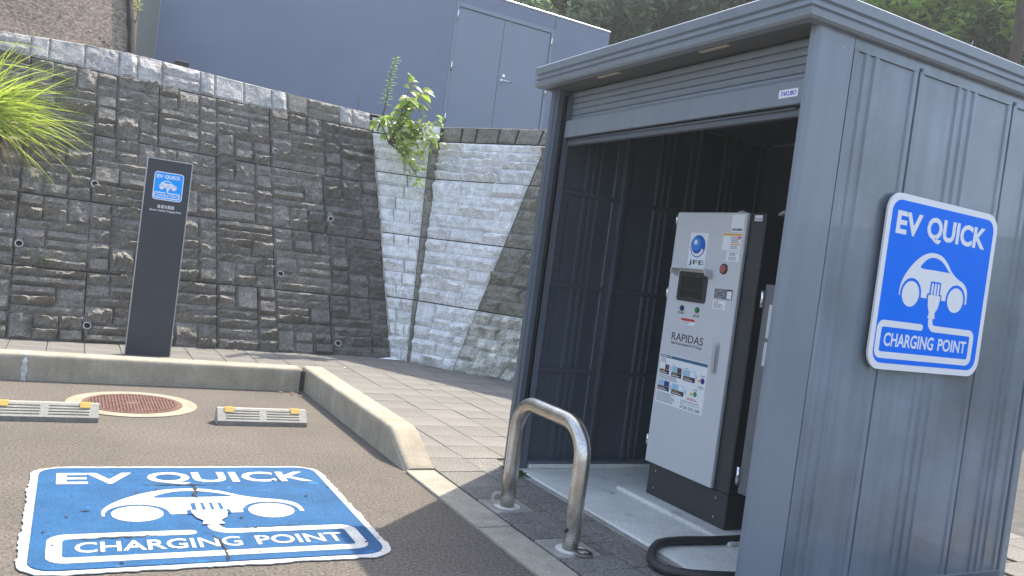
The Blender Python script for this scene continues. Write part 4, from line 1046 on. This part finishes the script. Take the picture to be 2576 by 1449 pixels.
# stems rise from the expansion joint near the wall top, arch up, right and down
W0 = Vector((3.40, 9.98, 2.62))
ends = [(3.62, 10.0, 3.55), (3.78, 10.05, 3.42), (3.60, 9.95, 3.25), (4.05, 10.0, 3.05), (4.15, 9.95, 2.82), (4.0, 9.85, 2.72), (3.85, 9.85, 2.45), (3.70, 9.68, 2.28), (3.78, 9.62, 2.12), (3.30, 9.95, 2.92), (3.18, 9.95, 2.85), (3.55, 9.95, 2.95), (3.75, 9.95, 2.85), (3.65, 9.8, 2.5), (3.88, 9.9, 2.95)]
for i, e in enumerate(ends):
    e = Vector(e); mid = (W0+e)/2+Vector((q.uniform(-.08, .08), -.1, .12 if e.z < 2.9 else .05)); pts = []
    for k in range(9):
        t = k/8; pts.append(W0*(1-t)**2+mid*2*t*(1-t)+e*t*t)
    tube('stem', pts, [.010*(1-.7*k/8) for k in range(9)], 'twig', vp, 5)
    nl = 25 if i > 2 else 16
    for k in range(nl):
        t = .3+.7*k/nl if i > 2 else .25+.75*k/nl; p = pts[min(8, int(t*8))].lerp(pts[min(8, int(t*8)+1)], t*8-int(t*8))
        p = p+Vector((q.gauss(0, .045), q.gauss(-.02, .04), q.gauss(0, .045))) if i > 2 else p
        d = Vector((q.uniform(-1, 1), q.uniform(-.9, .3), q.uniform(-.4, .5))); big = q.uniform(.07, .12) if i > 2 else q.uniform(.14, .22)
        leaf(vs, fs, p, d, Vector((q.gauss(0, .4), q.gauss(-.3, .4), 1)).normalized(), big, big*.30, .45)
mesh('foliage', vs, fs, 'vine_leaf', vp)
def weed_stalk(name, label, base, top, n, L, tr=.008, mat='weed_green', lean=None):
    t = thing(name, label, 'weed', base); b, e = Vector(base), Vector(top); pts = [b.lerp(e, k/6)+Vector((.02*sin(k), 0, 0)) for k in range(7)]
    tube('stem', pts, [tr*(1-.6*k/6) for k in range(7)], 'twig', t, 6); vs, fs = [], []; q = random.Random(len(label))
    for k in range(n):
        u_ = .35+.65*k/n; a = k*2.4; p = b.lerp(e, u_); d = Vector((cos(a), sin(a), .35))
        leaf(vs, fs, p, d, Vector((0, 0, 1)), L*q.uniform(.7, 1.1)*(1.1-.5*u_), L*.10, .25)
    mesh('leaves', vs, fs, mat, t)
weed_stalk('tall_weed', 'tall narrow-leaved weed stalk standing on the wall corner left of the shrub', (3.25, 10.05, 2.75), (3.37, 10.0, 3.72), 46, .13, .012, 'vine_leaf')
weed_stalk('small_weed', 'small green weed on the wall top left of the tall weed stalk', (3.02, 10.30, 2.98), (3.04, 10.28, 3.22), 20, .06, .004)
weed_stalk('bank_weed', 'bright green weed growing on the brown bank beside the dark strip', tuple(on_slope(.405, 10.98)), tuple(on_slope(.40, 10.98)+Vector((0.02, -.1, .5))), 34, .10, .006, 'grass_blade')
weed_stalk('wall_weed', 'small green weed growing from the dark wall left of the sign post', (-.20, 9.06, .70), (-.18, 9.02, .80), 14, .09, .004)
tw = thing('dry_stems', 'pale dry plant stem hanging in the wall expansion joint', 'plant stem', (3.42, 9.9, 2.5))
def onjoint(z, d=.05): return chamW.P(.0, z)+Vector((.0, -d, 0))
tube('stem', [onjoint(z)+Vector((.012*sin(z*5), 0, 0)) for z in [2.6-.2*k for k in range(13)]], .008, 'cable_pale', tw, 6)
tag(tube('trailing_stem', [(3.70, 9.60, 2.12), (3.80, 9.55, 2.0), (3.93, 9.55, 1.82), (4.0, 9.52, 1.7)], .005, 'cable_pale', None, 5), 'thin pale stem trailing down from the shrub across the pale wall', 'plant stem')
cl = tag(mesh('corner_weed', *(lambda v, f: (v, f))(*(lambda: (lambda vs, fs: ([leaf(vs, fs, Vector((2.545+random.gauss(0, .022), 4.33+random.gauss(0, .06), .018)), Vector((random.gauss(0, 1), random.gauss(0, 1), 1.0)), Vector((random.gauss(0, .5), random.gauss(0, .5), 1)).normalized(), random.uniform(.018, .04), .009, .3) for _ in range(120)], (vs, fs))[1])([], []))()), 'weed_green'),
         'little green weeds at the foot of the left booth post', 'weed', kind='stuff')
# face mask on the pavers
mk = thing('face_mask', 'discarded white face mask lying on the pavers at the wall foot', 'face mask', (3.39, 8.93, .02))
vs, fs = [], []
for i in range(9):
    for j in range(6):
        a, b = i/8, j/5; vs.append((3.305+.175*a, 8.90+.085*b+.01*sin(a*5), .024+.016*sin(pi*a)*sin(pi*b)+.004*sin(b*18)))
for i in range(8):
    for j in range(5): a = i*6+j; fs.append((a, a+6, a+7, a+1))
mesh('cloth', vs, fs, 'mask_white', mk, True)
tube('ear_loop', [(3.305, 8.905, .026), (3.275, 8.91, .024), (3.262, 8.945, .022), (3.275, 8.975, .023), (3.305, 8.98, .026)], .003, 'mask_white', mk, 5)
tube('ear_loop', [(3.48, 8.905, .026), (3.505, 8.89, .024), (3.525, 8.91, .022), (3.515, 8.95, .023), (3.48, 8.975, .026)], .003, 'mask_white', mk, 5)
# fallen leaves
q = random.Random(9)
spots = [(1.72, 6.66, 'curled brown leaf in the inner corner of the kerb'), (1.78, 6.55, 'orange-brown leaf against the right kerb near its corner'), (1.66, 6.70, 'small tan leaf beside the kerb corner, leftmost of three'),
         (3.10, 7.05, 'brown leaf lying alone on the sunlit pavers'), (1.62, 8.78, 'dry leaf at the wall foot right of the sign post'), (2.62, 8.1, 'white petal-like scrap on the pavers behind the kerb corner')]
for x, y, lb in spots:
    vs, fs = [], []; z = .022 if x > 2.0 or y > 6.9 else .004
    leaf(vs, fs, Vector((x, y, z)), Vector((q.uniform(-1, 1), q.uniform(-1, 1), .25)), Vector((0, 0, 1)), .05, .014, .2)
    tag(mesh('fallen_leaf', vs, fs, 'mask_white' if 'white' in lb else 'grass_dry'), lb, 'leaf', 'litter leaves on the ground')

# ------------------------------------------------------------------ added volume imitating a lens-glare veil over the whole place
hz_ = bpy.data.materials.new('veil'); hz_.use_nodes = True; t_ = hz_.node_tree
for n_ in list(t_.nodes):
    if n_.type != 'OUTPUT_MATERIAL': t_.nodes.remove(n_)
pvv = t_.nodes.new('ShaderNodeVolumePrincipled'); pvv.inputs['Density'].default_value = .0030; pvv.inputs['Color'].default_value = (.90, .96, .97, 1); pvv.inputs['Anisotropy'].default_value = .2
t_.links.new(pvv.outputs[0], t_.nodes['Material Output'].inputs['Volume']); MATS['veil'] = hz_
hb_ = box('veil', -165, 165, -165, 165, -1.0, 48, 'veil'); tag(hb_, 'thin pale volume added over the whole place to imitate lens glare', 'veil', kind='stuff')
